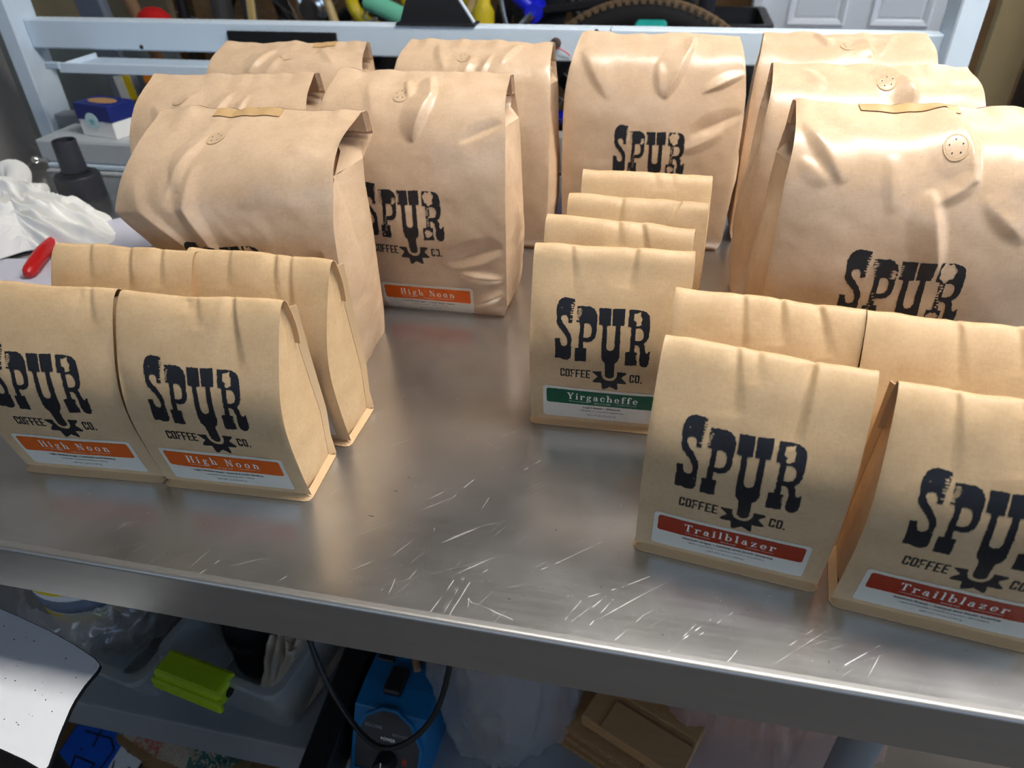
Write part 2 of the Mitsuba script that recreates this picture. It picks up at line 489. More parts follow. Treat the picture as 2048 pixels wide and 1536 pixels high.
sp = [(1.22, SH - 0.003), (1.22, SH), (0.455, SH), (0.4515, SH - 0.0015), (0.45, SH - 0.005), (0.45, SH - 0.07), (0.453, SH - 0.075), (0.47, SH - 0.075)]
put(tb + '__undershelf', grid_mesh(extr_x(sp, np.linspace(-1.2, 0.34, 8))), 'm_galv', smooth=30, label='grey galvanised undershelf')

# ------------------------------------------------------------------ painted frame behind the table
fr = thing('shelf_frame', 'pale blue grey painted steel frame with cross beam standing behind the table', 'frame')
put(fr + '__post', rbox((-1.285, 1.283, FLOOR), (-1.25, 1.352, 1.2), 0.003), 'm_frame')
put(fr + '__post', rbox((0.40, 1.283, FLOOR), (0.437, 1.352, 1.2), 0.003), 'm_frame')
BY0, BY1, BZ0, BZ1 = 1.312, 1.345, 0.183, 0.2355
put(fr + '__cross_beam', rbox((-1.25, BY0, BZ0), (0.40, BY1, BZ1), 0.003), 'm_frame')
put(fr + '__lower_rail', rbox((-1.25, 1.30, -0.01), (0.40, 1.335, 0.06), 0.003), 'm_grey')
put(fr + '__beam_seam', rbox((-0.112, BY0 - 0.0004, BZ0), (-0.1105, BY1, BZ1 + 0.0004), 0.0001), 'm_grey')
for x, z in ((-1.005, 0.19), (-0.135, 0.231)):
    put(fr + '__bolt_hole', xf(lathe([(0, 0), (0.004, 0), (0.004, 0.0012), (0, 0.0012)], 12), rotx(math.pi / 2), (x, BY0 + 0.0006, z)), 'm_speck')
bt = put(fr + '__bolt', xf(lathe([(0, 0), (0.009, 0), (0.009, 0.004), (0.006, 0.008), (0, 0.009)], 16), rotx(math.pi / 2), (-0.203, BY0, 0.212)), 'm_darkwood', smooth=30)
put(fr + '__bolt_wire', tube(smooth_path([(-0.2, BY0 - 0.006, 0.206), (-0.188, BY0 - 0.006, 0.201), (-0.178, BY0 - 0.003, 0.193)], 10), 0.0009, 6), 'm_redprint')
ws = thing('black_stand', 'black triangular stand standing on top of the pale beam', 'stand')
tri = prism(Polygon([(-0.482, 0.0), (-0.346, 0.0), (-0.352, 0.006), (-0.425, 0.11), (-0.437, 0.11)]), 0, 0.022)
put(ws + '__body', xf(tri, rotx(math.pi / 2), (0, BY0 + 0.026, BZ1)), 'm_black')
put(ws + '__edge_strip', tube([(-0.347, BY0 + 0.008, BZ1 + 0.005), (-0.42, BY0 + 0.008, BZ1 + 0.112)], 0.0028, 8), 'm_frame')
put(ws + '__base_pad', rbox((-0.486, BY0 - 0.004, BZ1), (-0.343, BY1, BZ1 + 0.004), 0.001), 'm_black')
bs = thing('black_foam_strip', 'black foam strip fixed on the front of the pale beam behind the bags', 'strip')
put(bs + '__strip', rbox((-0.815, BY0 - 0.006, 0.195), (-0.60, BY0, 0.222), 0.0015), 'm_black_matte')
tr = thing('metal_tray', 'shallow white metal tray hanging under the left half of the beam', 'tray')
put(tr + '__plate', rbox((-1.11, 1.225, 0.166), (-0.72, 1.312, 0.170), 0.001), 'm_frame_cap')
put(tr + '__front_flange', rbox((-1.125, 1.222, 0.160), (-0.72, 1.227, 0.1775), 0.001), 'm_frame')
put(tr + '__hook', rbox((-1.152, 1.219, 0.166), (-1.12, 1.230, 0.178), 0.002), 'm_frame_cap')
put(tr + '__side_flange', rbox((-1.113, 1.227, 0.166), (-1.109, 1.312, 0.178), 0.001), 'm_frame')

# ------------------------------------------------------------------ printed matter (millimetres on the bag front: x across, a up the panel)
S_ = [(-32.4, 139.0), (-36.9, 139.4), (-40.9, 140.1), (-44.2, 138.9), (-46.8, 136.1), (-48.2, 131.7), (-48.3, 125.1), (-47.6, 121.8), (-48.0, 118.4), (-46.5, 114.4), (-43.3, 110.5), (-40.1, 107.4), (-37.8, 103.4), (-36.8, 99.3), (-37.5, 96.2), (-40.0, 94.8), (-42.5, 95.8), (-43.8, 98.8), (-44.1, 102.3), (-48.5, 102.1), (-48.0, 92.2), (-47.9, 82.4), (-43.0, 82.5), (-39.8, 81.3), (-36.1, 81.6), (-33.6, 83.6), (-32.8, 87.1), (-33.3, 92.0), (-33.4, 96.2), (-33.1, 102.4), (-34.2, 106.4), (-36.5, 110.3), (-39.4, 114.2), (-42.6, 117.7), (-44.0, 121.0), (-43.4, 123.4), (-41.0, 124.3), (-38.5, 124.0), (-37.2, 121.8), (-36.9, 117.4), (-33.4, 117.7), (-33.3, 119.4), (-33.3, 126.0), (-32.6, 130.1), (-32.0, 134.7)]
P_ = [(-29.4, 133.2), (-18.6, 133.6), (-15.0, 132.2), (-12.2, 129.4), (-10.9, 125.5), (-11.0, 118.9), (-10.9, 110.1), (-11.8, 105.3), (-14.7, 102.0), (-18.3, 100.9), (-22.3, 101.1), (-22.3, 94.9), (-19.2, 94.8), (-19.1, 80.9), (-29.5, 81.1), (-29.6, 88.8), (-29.6, 94.4), (-26.6, 94.6), (-26.5, 103.6), (-25.9, 113.1), (-26.4, 118.5), (-29.4, 119.1), (-29.4, 126.3)]
PH_ = [(-22.4, 118.1), (-19.1, 118.6), (-16.7, 117.5), (-15.3, 114.5), (-15.1, 109.8), (-16.1, 106.4), (-19.1, 104.9), (-22.5, 105.2)]
U_ = [(-9.7, 132.8), (1.0, 133.0), (1.4, 127.0), (1.6, 118.1), (-1.8, 117.5), (-1.2, 110.8), (-1.0, 101.4), (-0.8, 97.3), (0.6, 94.6), (3.1, 93.8), (5.4, 95.0), (6.5, 97.8), (6.2, 106.0), (6.4, 118.1), (3.1, 118.2), (2.7, 126.4), (2.3, 132.8), (13.3, 133.8), (13.7, 127.1), (13.7, 118.9), (10.3, 118.3), (10.8, 109.0), (11.1, 98.2), (11.6, 88.6), (10.6, 84.4), (7.8, 81.4), (7.7, 75.8), (8.0, 67.7), (7.0, 64.7), (4.0, 63.4), (1.2, 64.2), (-0.5, 66.6), (-1.0, 75.0), (-1.4, 80.6), (-4.0, 83.9), (-5.0, 88.7), (-5.4, 101.0), (-5.2, 111.2), (-5.7, 117.6), (-9.2, 118.3), (-9.3, 125.6)]
R_ = [(17.2, 133.2), (23.3, 133.3), (29.1, 133.0), (32.7, 131.6), (35.3, 128.6), (36.1, 124.1), (36.5, 117.5), (36.2, 109.5), (34.8, 105.7), (32.3, 103.2), (33.7, 100.6), (34.4, 95.2), (36.3, 94.0), (37.6, 96.2), (38.7, 96.3), (38.9, 88.1), (38.4, 83.2), (36.2, 80.3), (33.3, 80.0), (30.7, 81.9), (29.8, 86.0), (30.1, 94.2), (29.1, 99.6), (27.4, 101.5), (24.2, 101.6), (24.9, 94.5), (27.3, 94.3), (27.0, 87.8), (27.8, 81.0), (16.8, 80.4), (16.8, 87.0), (16.6, 94.2), (20.5, 94.5), (20.5, 103.0), (20.4, 112.4), (20.2, 117.7), (17.0, 118.1), (17.0, 125.4)]
RH_ = [(24.2, 117.0), (27.4, 117.5), (30.4, 116.1), (31.7, 113.2), (31.8, 109.9), (30.6, 106.8), (27.7, 105.5), (24.5, 105.6)]
BLOB_ = [(21.8, 129.6), (28.0, 132.1), (27.6, 129.4), (29.1, 125.5), (28.5, 122.2), (29.2, 120.6), (26.9, 119.5), (23.7, 119.1), (24.4, 121.9), (21.6, 124.4), (21.7, 127.0)]
STAR_ = [(-12.4, 70.5), (-4.0, 70.9), (-3.8, 67.0), (-2.2, 62.8), (1.1, 60.6), (4.2, 60.2), (7.8, 61.2), (10.1, 64.7), (10.8, 68.3), (10.8, 71.8), (19.1, 71.8), (19.2, 70.1), (15.5, 66.6), (15.3, 64.8), (19.6, 60.2), (19.7, 58.8), (17.9, 58.2), (11.4, 58.0), (12.0, 53.4), (12.1, 50.5), (10.7, 50.0), (4.9, 53.4), (0.1, 49.7), (-2.0, 49.1), (-2.9, 52.0), (-3.2, 56.6), (-4.4, 57.3), (-10.6, 57.0), (-11.8, 58.4), (-10.7, 59.9), (-7.2, 64.5), (-12.3, 69.4)]


def rough_poly(pts, rng, amp=0.22, step=1.1):
    """slightly worn outline"""
    out = []
    n = len(pts)
    for i in range(n):
        a, b = np.array(pts[i]), np.array(pts[(i + 1) % n])
        k = max(1, int(np.linalg.norm(b - a) / step))
        for j in range(k):
            q = a + (b - a) * j / k
            out.append(q + rng.normal(0, amp, 2) * (0.4 if j == 0 else 1))
    return Polygon(out).buffer(0)


def ragged(cx, cy, rx, ry, rng, n=18):
    th = np.linspace(0, 2 * np.pi, n, endpoint=False)
    k = rng.uniform(0.5, 1.25, n)
    if n > 20:
        k = 0.55 * k + 0.45 * (np.roll(k, 1) + np.roll(k, -1)) / 2
        k = 0.75 + 0.25 * k + 0.12 * np.sin(3 * th + rng.uniform(0, 6)) + 0.1 * np.sin(7 * th)
    return Polygon(np.c_[cx + rx * k * np.cos(th), cy + ry * k * np.sin(th)]).buffer(0)


def block_letters(word, x0, a0, w, h, gap, st):
    """condensed block capitals"""
    shapes = []
    x = x0
    for ch in word:
        o = rrect(x, a0, x + w, a0 + h, w * 0.3)
        if ch == 'C':
            s = o.difference(rrect(x + st, a0 + st, x + w - st, a0 + h - st, w * 0.1)).difference(sbox(x + w - st * 1.05, a0 + h * 0.36, x + w + 1, a0 + h * 0.64))
        elif ch == 'O':
            s = o.difference(rrect(x + st, a0 + st, x + w - st, a0 + h - st, w * 0.1))
        elif ch in 'FE':
            s = unary_union([sbox(x, a0, x + st, a0 + h), sbox(x, a0 + h - st * 0.9, x + w, a0 + h), sbox(x, a0 + h * 0.43, x + w * 0.85, a0 + h * 0.43 + st * 0.85)])
            if ch == 'E':
                s = s.union(sbox(x, a0, x + w, a0 + st * 0.9))
        else:
            s = sbox(x, a0, x + st * 1.1, a0 + st * 1.1)
        shapes.append(s)
        x += w + gap
    return unary_union(shapes)


def make_logo(kind, seed):
    rng = np.random.default_rng(seed)
    S = rough_poly(S_, rng)
    P = rough_poly(P_, rng).difference(rough_poly(PH_, rng, 0.12))
    U = rough_poly(U_, rng, 0.16)
    R = rough_poly(R_, rng).difference(rough_poly(RH_, rng, 0.12))
    st = rough_poly(STAR_, rng, 0.12)
    cof = block_letters('COFFEE', -42.6, 61.6, 4.1, 9.6, 0.75, 1.35)
    co = block_letters('CO.', 22.6, 60.9, 4.1, 9.4, 0.9, 1.35)
    worn = []
    if kind == 'small':
        for k in range(9):
            worn.append(ragged(-33.2 + rng.normal(0, 0.8), 119 + k * 2.1, 1.9, 0.8, rng))
        for k in range(7):
            worn.append(ragged(-28.3 + rng.normal(0, 0.7), 121 + k * 1.6, 2.4 if seed % 2 else 1.2, 0.8, rng))
        worn.append(rough_poly(BLOB_, rng, 0.4))
        for k in range(4):
            worn.append(ragged(-34 + rng.normal(0, 0.8), 84 + k * 4, 0.5, 0.6, rng))
        worn += [ragged(26.6, 88 + 2 * k, 0.9, 0.5, rng) for k in range(3)]
        worn += [ragged(-43.6, 130.6, 0.6, 0.6, rng), ragged(-32.5, 66.5, 0.5, 2.6, rng), ragged(26.8, 66.0, 0.7, 1.4, rng)]
    else:
        for k in range(9):
            worn.append(ragged(-32.6 + rng.normal(0, 0.6), 119 + k * 2.1, 1.6, 0.8, rng))
        for k in range(8):
            worn.append(ragged(-28.2 + rng.normal(0, 0.8), 119.5 + k * 1.7, 2.6, 0.9, rng))
        for k in range(6):
            worn.append(ragged(-13 + rng.normal(0, 1.2), 118.5 + k * 1.2, 2.6, 0.7, rng))
            worn.append(ragged(-8.8, 121 + k * 1.6, 1.7, 0.7, rng))
        worn.append(ragged(23.6, 126, 5.8, 7.6, rng, 30))
        for k in range(9):
            worn.append(ragged(22.4 + rng.normal(0, 0.8), 97 + k * 2.3, 1.5, 1.0, rng))
            worn.append(ragged(-24.5 + rng.normal(0, 1.2), 84 + k * 2.6, 1.3, 0.8, rng))
        worn += [ragged(22, 88, 4.2, 4.6, rng, 24), ragged(27.2, 66, 2.6, 3.4, rng)]
    for k in range(30):
        x, y = rng.uniform(-48, 39), rng.uniform(52, 139)
        worn.append(ragged(x, y, rng.uniform(0.1, 0.3), rng.uniform(0.1, 0.35), rng, 7))
    g = unary_union([S, P, U, R, st, cof, co]).difference(unary_union(worn))
    return [p.simplify(0.05) for p in getattr(g, 'geoms', [g]) if p.area > 0.12]


def ring(cx, cy, rx, ry, tx, ty):
    o = affinity.scale(Point(cx, cy).buffer(1, quad_segs=10), rx, ry)
    return o.difference(affinity.scale(Point(cx, cy).buffer(1, quad_segs=10), rx - tx, ry - ty))


def glyph(c):
    """serif letter in units of the capital height: (shape, advance)"""
    K, H, SE = 0.14, 0.05, 0.055

    def stem(x, y0, y1, k=K, lo=True, hi=True, sw=0.09):
        q = [sbox(x, y0, x + k, y1)]
        if lo:
            q.append(sbox(x - sw, y0, x + k + sw, y0 + SE))
        if hi:
            q.append(sbox(x - sw, y1 - SE, x + k + (sw if hi is True else 0), y1))
        return q
    X = 0.64
    if c == 'H':
        return unary_union(stem(0.1, 0, 1) + stem(0.62, 0, 1) + [sbox(0.2, 0.48, 0.7, 0.53)]), 0.88
    if c == 'N':
        return unary_union(stem(0.1, 0, 1, 0.06) + stem(0.68, 0, 1, 0.06, lo=False) + [Polygon([(0.08, 1), (0.24, 1), (0.74, 0), (0.62, 0)])]), 0.86
    if c == 'T':
        return unary_union(stem(0.32, 0, 1, K, hi=False) + [sbox(0.02, 0.945, 0.76, 1), Polygon([(0.02, 1), (0.02, 0.74), (0.06, 0.74), (0.12, 0.95)]), Polygon([(0.76, 1), (0.76, 0.74), (0.72, 0.74), (0.66, 0.95)])]), 0.8
    if c == 'Y':
        return unary_union(stem(0.33, 0, 0.46, K, hi=False) + [Polygon([(0.06, 1), (0.22, 1), (0.47, 0.45), (0.33, 0.42)]), Polygon([(0.66, 1), (0.73, 1), (0.46, 0.42), (0.4, 0.47)]), sbox(-0.02, 0.945, 0.32, 1), sbox(0.56, 0.945, 0.84, 1)]), 0.84
    if c == 'i':
        return unary_union(stem(0.1, 0, X, hi='l') + [Point(0.17, 0.86).buffer(0.09)]), 0.36
    if c == 'l':
        return unary_union(stem(0.1, 0, 1.04, hi='l')), 0.36
    arch = ring(0.36, 0.36, 0.27, 0.28, 0.13, 0.06).intersection(sbox(0.2, 0.36, 1, 1))
    if c == 'n':
        return unary_union(stem(0.1, 0, X, hi='l') + stem(0.5, 0, 0.38, hi=False) + [arch]), 0.74
    if c == 'h':
        return unary_union(stem(0.1, 0, 1.04, hi='l') + stem(0.5, 0, 0.38, hi=False) + [arch]), 0.74
    if c == 'r':
        return unary_union(stem(0.1, 0, X, hi='l') + [ring(0.38, 0.4, 0.2, 0.24, 0.06, 0.08).intersection(sbox(0.2, 0.45, 0.6, 1)), Point(0.5, 0.55).buffer(0.085)]), 0.58
    if c == 'o':
        return ring(0.34, 0.32, 0.29, 0.34, 0.13, 0.05), 0.68
    if c == 'c':
        return ring(0.34, 0.32, 0.29, 0.34, 0.13, 0.05).difference(sbox(0.42, 0.2, 0.8, 0.48)).union(Point(0.53, 0.5).buffer(0.075)), 0.62
    if c == 'e':
        return ring(0.34, 0.32, 0.29, 0.34, 0.13, 0.05).difference(sbox(0.44, 0.16, 0.8, 0.32)).union(sbox(0.12, 0.32, 0.6, 0.37)), 0.66
    if c == 'a':
        return unary_union([ring(0.26, 0.19, 0.22, 0.2, 0.11, 0.05), sbox(0.38, 0.05, 0.51, 0.5), ring(0.3, 0.45, 0.21, 0.2, 0.11, 0.05).intersection(sbox(0.05, 0.47, 0.6, 0.8)), Point(0.16, 0.49).buffer(0.07), sbox(0.42, 0, 0.62, 0.055)]), 0.64
    if c == 'b':
        return unary_union(stem(0.08, 0, 1.04, lo=False, hi='l') + [ring(0.38, 0.32, 0.29, 0.33, 0.13, 0.05).difference(sbox(-0.1, 0, 0.14, 1))]), 0.72
    if c == 'g':
        return unary_union([ring(0.29, 0.43, 0.22, 0.21, 0.1, 0.045), ring(0.32, -0.1, 0.29, 0.17, 0.06, 0.06), sbox(0.45, 0.56, 0.64, 0.63), Polygon([(0.14, 0.26), (0.24, 0.26), (0.2, 0.1), (0.5, 0.08), (0.5, 0.01), (0.12, 0.04)])]), 0.66
    if c == 'f':
        return unary_union(stem(0.14, 0, 0.85, hi=False) + [ring(0.36, 0.84, 0.22, 0.2, 0.12, 0.05).intersection(sbox(0.1, 0.83, 0.7, 1.2)), Point(0.5, 0.9).buffer(0.075), sbox(0.02, 0.585, 0.44, 0.64)]), 0.5
    if c == 'z':
        return unary_union([sbox(0.06, 0, 0.56, 0.055), sbox(0.06, 0.585, 0.56, 0.64), Polygon([(0.06, 0.03), (0.2, 0.03), (0.56, 0.61), (0.42, 0.61)]), sbox(0.51, 0, 0.56, 0.2), sbox(0.06, 0.46, 0.11, 0.64)]), 0.62
    return Polygon([(0, 0), (0.01, 0), (0, 0.01)]), 0.42


def serif_text(s, cap, width):
    """shapes of the word, its width stretched by letter spacing; origin at the left end of the baseline"""
    gl = [glyph(c) for c in s]
    adv = sum(a for _, a in gl) * cap
    sp = (width - adv) / max(1, len(s) - 1)
    out, x = [], 0.0
    for g, a in gl:
        g2 = affinity.translate(affinity.scale(g, cap, cap, origin=(0, 0)), x, 0)
        out += [p for p in getattr(g2, 'geoms', [g2]) if p.geom_type == 'Polygon' and p.area > cap * cap * 0.001]
        x += a * cap + sp
    return out


def tri2d(polys, edge):
    """triangulated flat shapes, subdivided so that they can follow a curved panel: (vertices, faces)"""
    V, F, n = [], [], 0
    for p in polys:
        try:
            v, f = trimesh.creation.triangulate_polygon(p, engine='earcut')
        except Exception:
            continue
        if len(f) == 0:
            continue
        v3 = np.c_[v, np.zeros(len(v))]
        v3, f = trimesh.remesh.subdivide_to_size(v3, f, edge, max_iter=12)
        V.append(v3[:, :2])
        F.append(f + n)
        n += len(v3)
    return np.vstack(V), np.vstack(F)


_TXT = {}


def small_text(s, h, cx, a, width=None, bold=True):
    """flat sans lettering centred on cx at baseline a (mm): (vertices, faces)"""
    k = (s, bold)
    if k not in _TXT:
        _TXT[k] = meshkit.text_mesh(s, 1.0, depth=0.01, bold=bold)
    m = _TXT[k]
    v = np.array(m.vertices)
    top = v[:, 2] > 0.005
    f = m.faces[top[m.faces].all(1)]
    w = v[:, 0].max() - v[:, 0].min()
    sx = h if width is None else width / w
    q = np.c_[(v[:, 0] - v[:, 0].min() - w / 2) * sx + cx, v[:, 1] * h + a]
    used = np.unique(f)
    rm = np.full(len(v), -1)
    rm[used] = np.arange(len(used))
    return q[used], rm[f]


LOGO = {}
for kind, seed in (('small', 1), ('small', 2), ('big', 3), ('big', 4)):
    LOGO[kind, seed] = tri2d(make_logo(kind, seed), 3.2)
KINDS = {
    'High Noon': ('m_orange', 'Light-Medium Roast \u2022 Central & South America', 66, 'caramel \u2022 roasted almond \u2022 citrus', 'the sunny roast', 46),
    'Trailblazer': ('m_red', 'Medium Roast \u2022 Central and South America', 68, 'dark chocolate \u2022 toasted walnut \u2022 dry cherry', 'take the trail', 58),
    'Yirgacheffe': ('m_green', 'Light Roast \u2022 Ethiopia', 36, 'bergamot \u2022 peach \u2022 black tea', 'SINGLE ORIGIN', 42),
}
LABEL_SHAPES = {}
for k in KINDS:
    mat, l2, w2, l3, tag, w3 = KINDS[k]
    d = {}
    d['paper'] = tri2d([rrect(-58, 2.5, 58, 46, 3.4)], 3.5)
    d['band'] = tri2d([rrect(-54.5, 23.5, 54.5, 42.6, 2.2)], 3.5)
    d['title'] = tri2d([affinity.translate(affinity.scale(p.buffer(0.09), 1, 1.12, origin=(0, 0)), -34, 30.6) for p in serif_text(k, 7.7, 68)], 4.0)
    rules = tri2d([sbox(-33, 27.4, -13, 27.75), sbox(13, 27.4, 33, 27.75)], 4)
    tg = small_text(tag, 1.5, 0, 26.2, None, False)
    d['rules'] = (np.vstack([rules[0], tg[0]]), np.vstack([rules[1], tg[1] + len(rules[0])]))
    parts_ = [small_text(l2, 2.5, 0, 18.6, w2), small_text(l3, 1.9, 0, 14.0, w3, False), small_text('NET WT. 10 OZ (283 g)', 1.9, 0, 8.0, 28, False)]
    V, F, n = [], [], 0
    for v, f in parts_:
        V.append(v)
        F.append(f + n)
        n += len(v)
    d['print'] = (np.vstack(V), np.vstack(F))
    LABEL_SHAPES[k] = d


# ------------------------------------------------------------------ bag panels
class Front:
    """front panel of a bag: a grid over x (across) and a (along the paper), both in metres"""

    def __init__(self, prof_l, prof_r, width, belly, creases, seed, ni=84, nj=120, amp=0.0008, hw=None, top_amp=0.0, xs=None):
        cl, cr = np.array(prof_l, float), np.array(prof_r, float)
        ts = np.r_[0, np.cumsum(np.linalg.norm(np.diff((cl + cr) / 2, axis=0), axis=1))]
        self.L = ts[-1]
        u = np.linspace(-1, 1, ni)
        a = np.linspace(0, self.L, nj)
        sl, sr = CubicSpline(ts, cl)(a), CubicSpline(ts, cr)(a)
        w = ((u + 1) / 2)[None, :, None]
        yz = sl[:, None] * (1 - w) + sr[:, None] * w
        fr = a / self.L
        half = width / 2 * (np.ones_like(fr) if hw is None else np.interp(fr, *hw))
        X = u[None, :] * half[:, None]
        if xs is not None:
            X = X + np.interp(fr, *xs)[:, None]
        B = np.dstack([X, yz[..., 0] - belly * (1 - u[None] ** 2) ** 0.7 * np.sin(np.pi * np.clip(fr * 1.05, 0, 1))[:, None] ** 0.8, yz[..., 1]])
        # folds and dents push along the panel normal
        du, dv = np.gradient(B, axis=1), np.gradient(B, axis=0)
        N = np.cross(du, dv)
        N /= np.linalg.norm(N, axis=2, keepdims=True)
        x_mm, a_mm = u[None, :] * width * 500 + 0 * a[:, None], a[:, None] * 1000 + 0 * u[None, :]
        D = np.zeros_like(x_mm)
        for c in creases:
            (x0, a0), (x1, a1), wl, wr, h = c[:5]
            d = np.array([x1 - x0, a1 - a0])
            Ls = np.hypot(*d)
            t = ((x_mm - x0) * d[0] + (a_mm - a0) * d[1]) / Ls ** 2
            q = ((x_mm - x0) * -d[1] + (a_mm - a0) * d[0]) / Ls
            ww = np.where(q > 0, wl, wr)
            tt = np.clip(t, 0, 1)
            taper = np.sin(np.pi * tt) ** 0.7 if len(c) < 6 else (1 - tt) ** c[5]
            sc = (0.35 + 0.65 * np.sin(np.pi * tt) ** 0.6) if len(c) < 6 else (0.12 + 0.88 * tt)
            k = np.clip(1 - np.abs(q) / (ww * sc), 0, 1)
            D += h / 1000 * k ** 1.12 * taper * ((t > 0) & (t < 1))
        pts = np.dstack([x_mm / 30, a_mm / 30, np.full_like(x_mm, seed * 7.3)])
        D += amp * (meshkit.fbm(pts, 3, seed) - 0.5) * 2
        pts2 = np.dstack([x_mm / 70, a_mm / 55, np.full_like(x_mm, seed * 3.1 + 50)])
        D += amp * 2.4 * (meshkit.fbm(pts2, 2, seed + 9) - 0.5) * 2 * np.clip(fr[:, None] * 3, 0, 1)
        edge = np.clip((1 - np.abs(u)) / 0.06, 0, 1)[None, :] ** 0.5
        D *= (0.25 + 0.75 * edge) * np.clip(fr / 0.03, 0.1, 1)[:, None] * np.clip((1 - fr) / 0.03, 0.25, 1)[:, None]
        self.P = B + N * D[..., None]
        if top_amp:
            k = np.exp(-((1 - fr) / 0.08) ** 2)[:, None]
            self.P[..., 2] += k * top_amp * (meshkit.fbm(np.dstack([x_mm / 26, x_mm * 0, x_mm * 0 + seed]), 2, seed) - 0.6)
        self.u, self.a, self.width = u, a, width
        self.uv = np.dstack([x_mm / 1000 + seed * 0.31, a_mm / 1000 + seed * 0.17]).reshape(-1, 2)

    def mesh(self):
        return grid_mesh(self.P)

    def edge(self, side):
        return self.P[:, 0 if side < 0 else -1]

    def map(self, xa_mm, off):
        """points of the panel under print coordinates (mm), lifted by off metres"""
        ni, nj = len(self.u), len(self.a)
        fi = (xa_mm[:, 0] / 500 / self.width + 1) / 2 * (ni - 1)
        fj = xa_mm[:, 1] / 1000 / self.L * (nj - 1)
        fi, fj = np.clip(fi, 0, ni - 1.001), np.clip(fj, 0, nj - 1.001)
        i, j = fi.astype(int), fj.astype(int)
        s, t = (fi - i)[:, None], (fj - j)[:, None]
        P = self.P
        p = (P[j, i] * (1 - s) + P[j, i + 1] * s) * (1 - t) + (P[j + 1, i] * (1 - s) + P[j + 1, i + 1] * s) * t
        du = P[j, i + 1] - P[j, i]
        dv = P[j + 1, i] - P[j, i]
        n = np.cross(du, dv)
        n /= np.linalg.norm(n, axis=1, keepdims=True)
        return p + n * off

    def decal(self, vf, off, dx=0.0, da=0.0, k=1.0, a0=0.0):
        v, f = vf
        q = np.c_[v[:, 0] * k + dx, (v[:, 1] - a0) * k + a0 + da]
        return trimesh.Trimesh(self.map(q, off), f, process=False)


def put_label(key, F, W, kind, da=0.0, dx=0.0):
    """the sticker with its coloured band and lettering"""
    d = LABEL_SHAPES[kind]
    lk = put(key + '__label', W(F.decal(d['paper'], 0.00035, dx, da)), 'm_label', smooth=True)
    put(lk + '__band', W(F.decal(d['band'], 0.00055, dx, da)), KINDS[kind][0], smooth=True)
    put(lk + '__title', W(F.decal(d['title'], 0.00075, dx, da)), 'm_cream', label='pale title lettering')
    put(lk + '__rule', W(F.decal(d['rules'], 0.00072, dx, da)), 'm_cream')
    put(lk + '__small_print', W(F.decal(d['print'], 0.00058, dx, da)), 'm_grey_ink')


def ruled(A, B, n, bulge=None):
    """grid between two curves of equal length; bulge(s, t) -> offset vectors"""
    t = np.linspace(0, 1, n)
    P = A[:, None] * (1 - t)[None, :, None] + B[:, None] * t[None, :, None]
    if bulge is not None:
        s = np.linspace(0, 1, len(A))
        P = P + bulge(s[:, None], t[None, :])
    return P


def world(x, y, yaw):
    R = rotz(math.radians(yaw))
    return lambda m: xf(m, R, (x, y, 0))


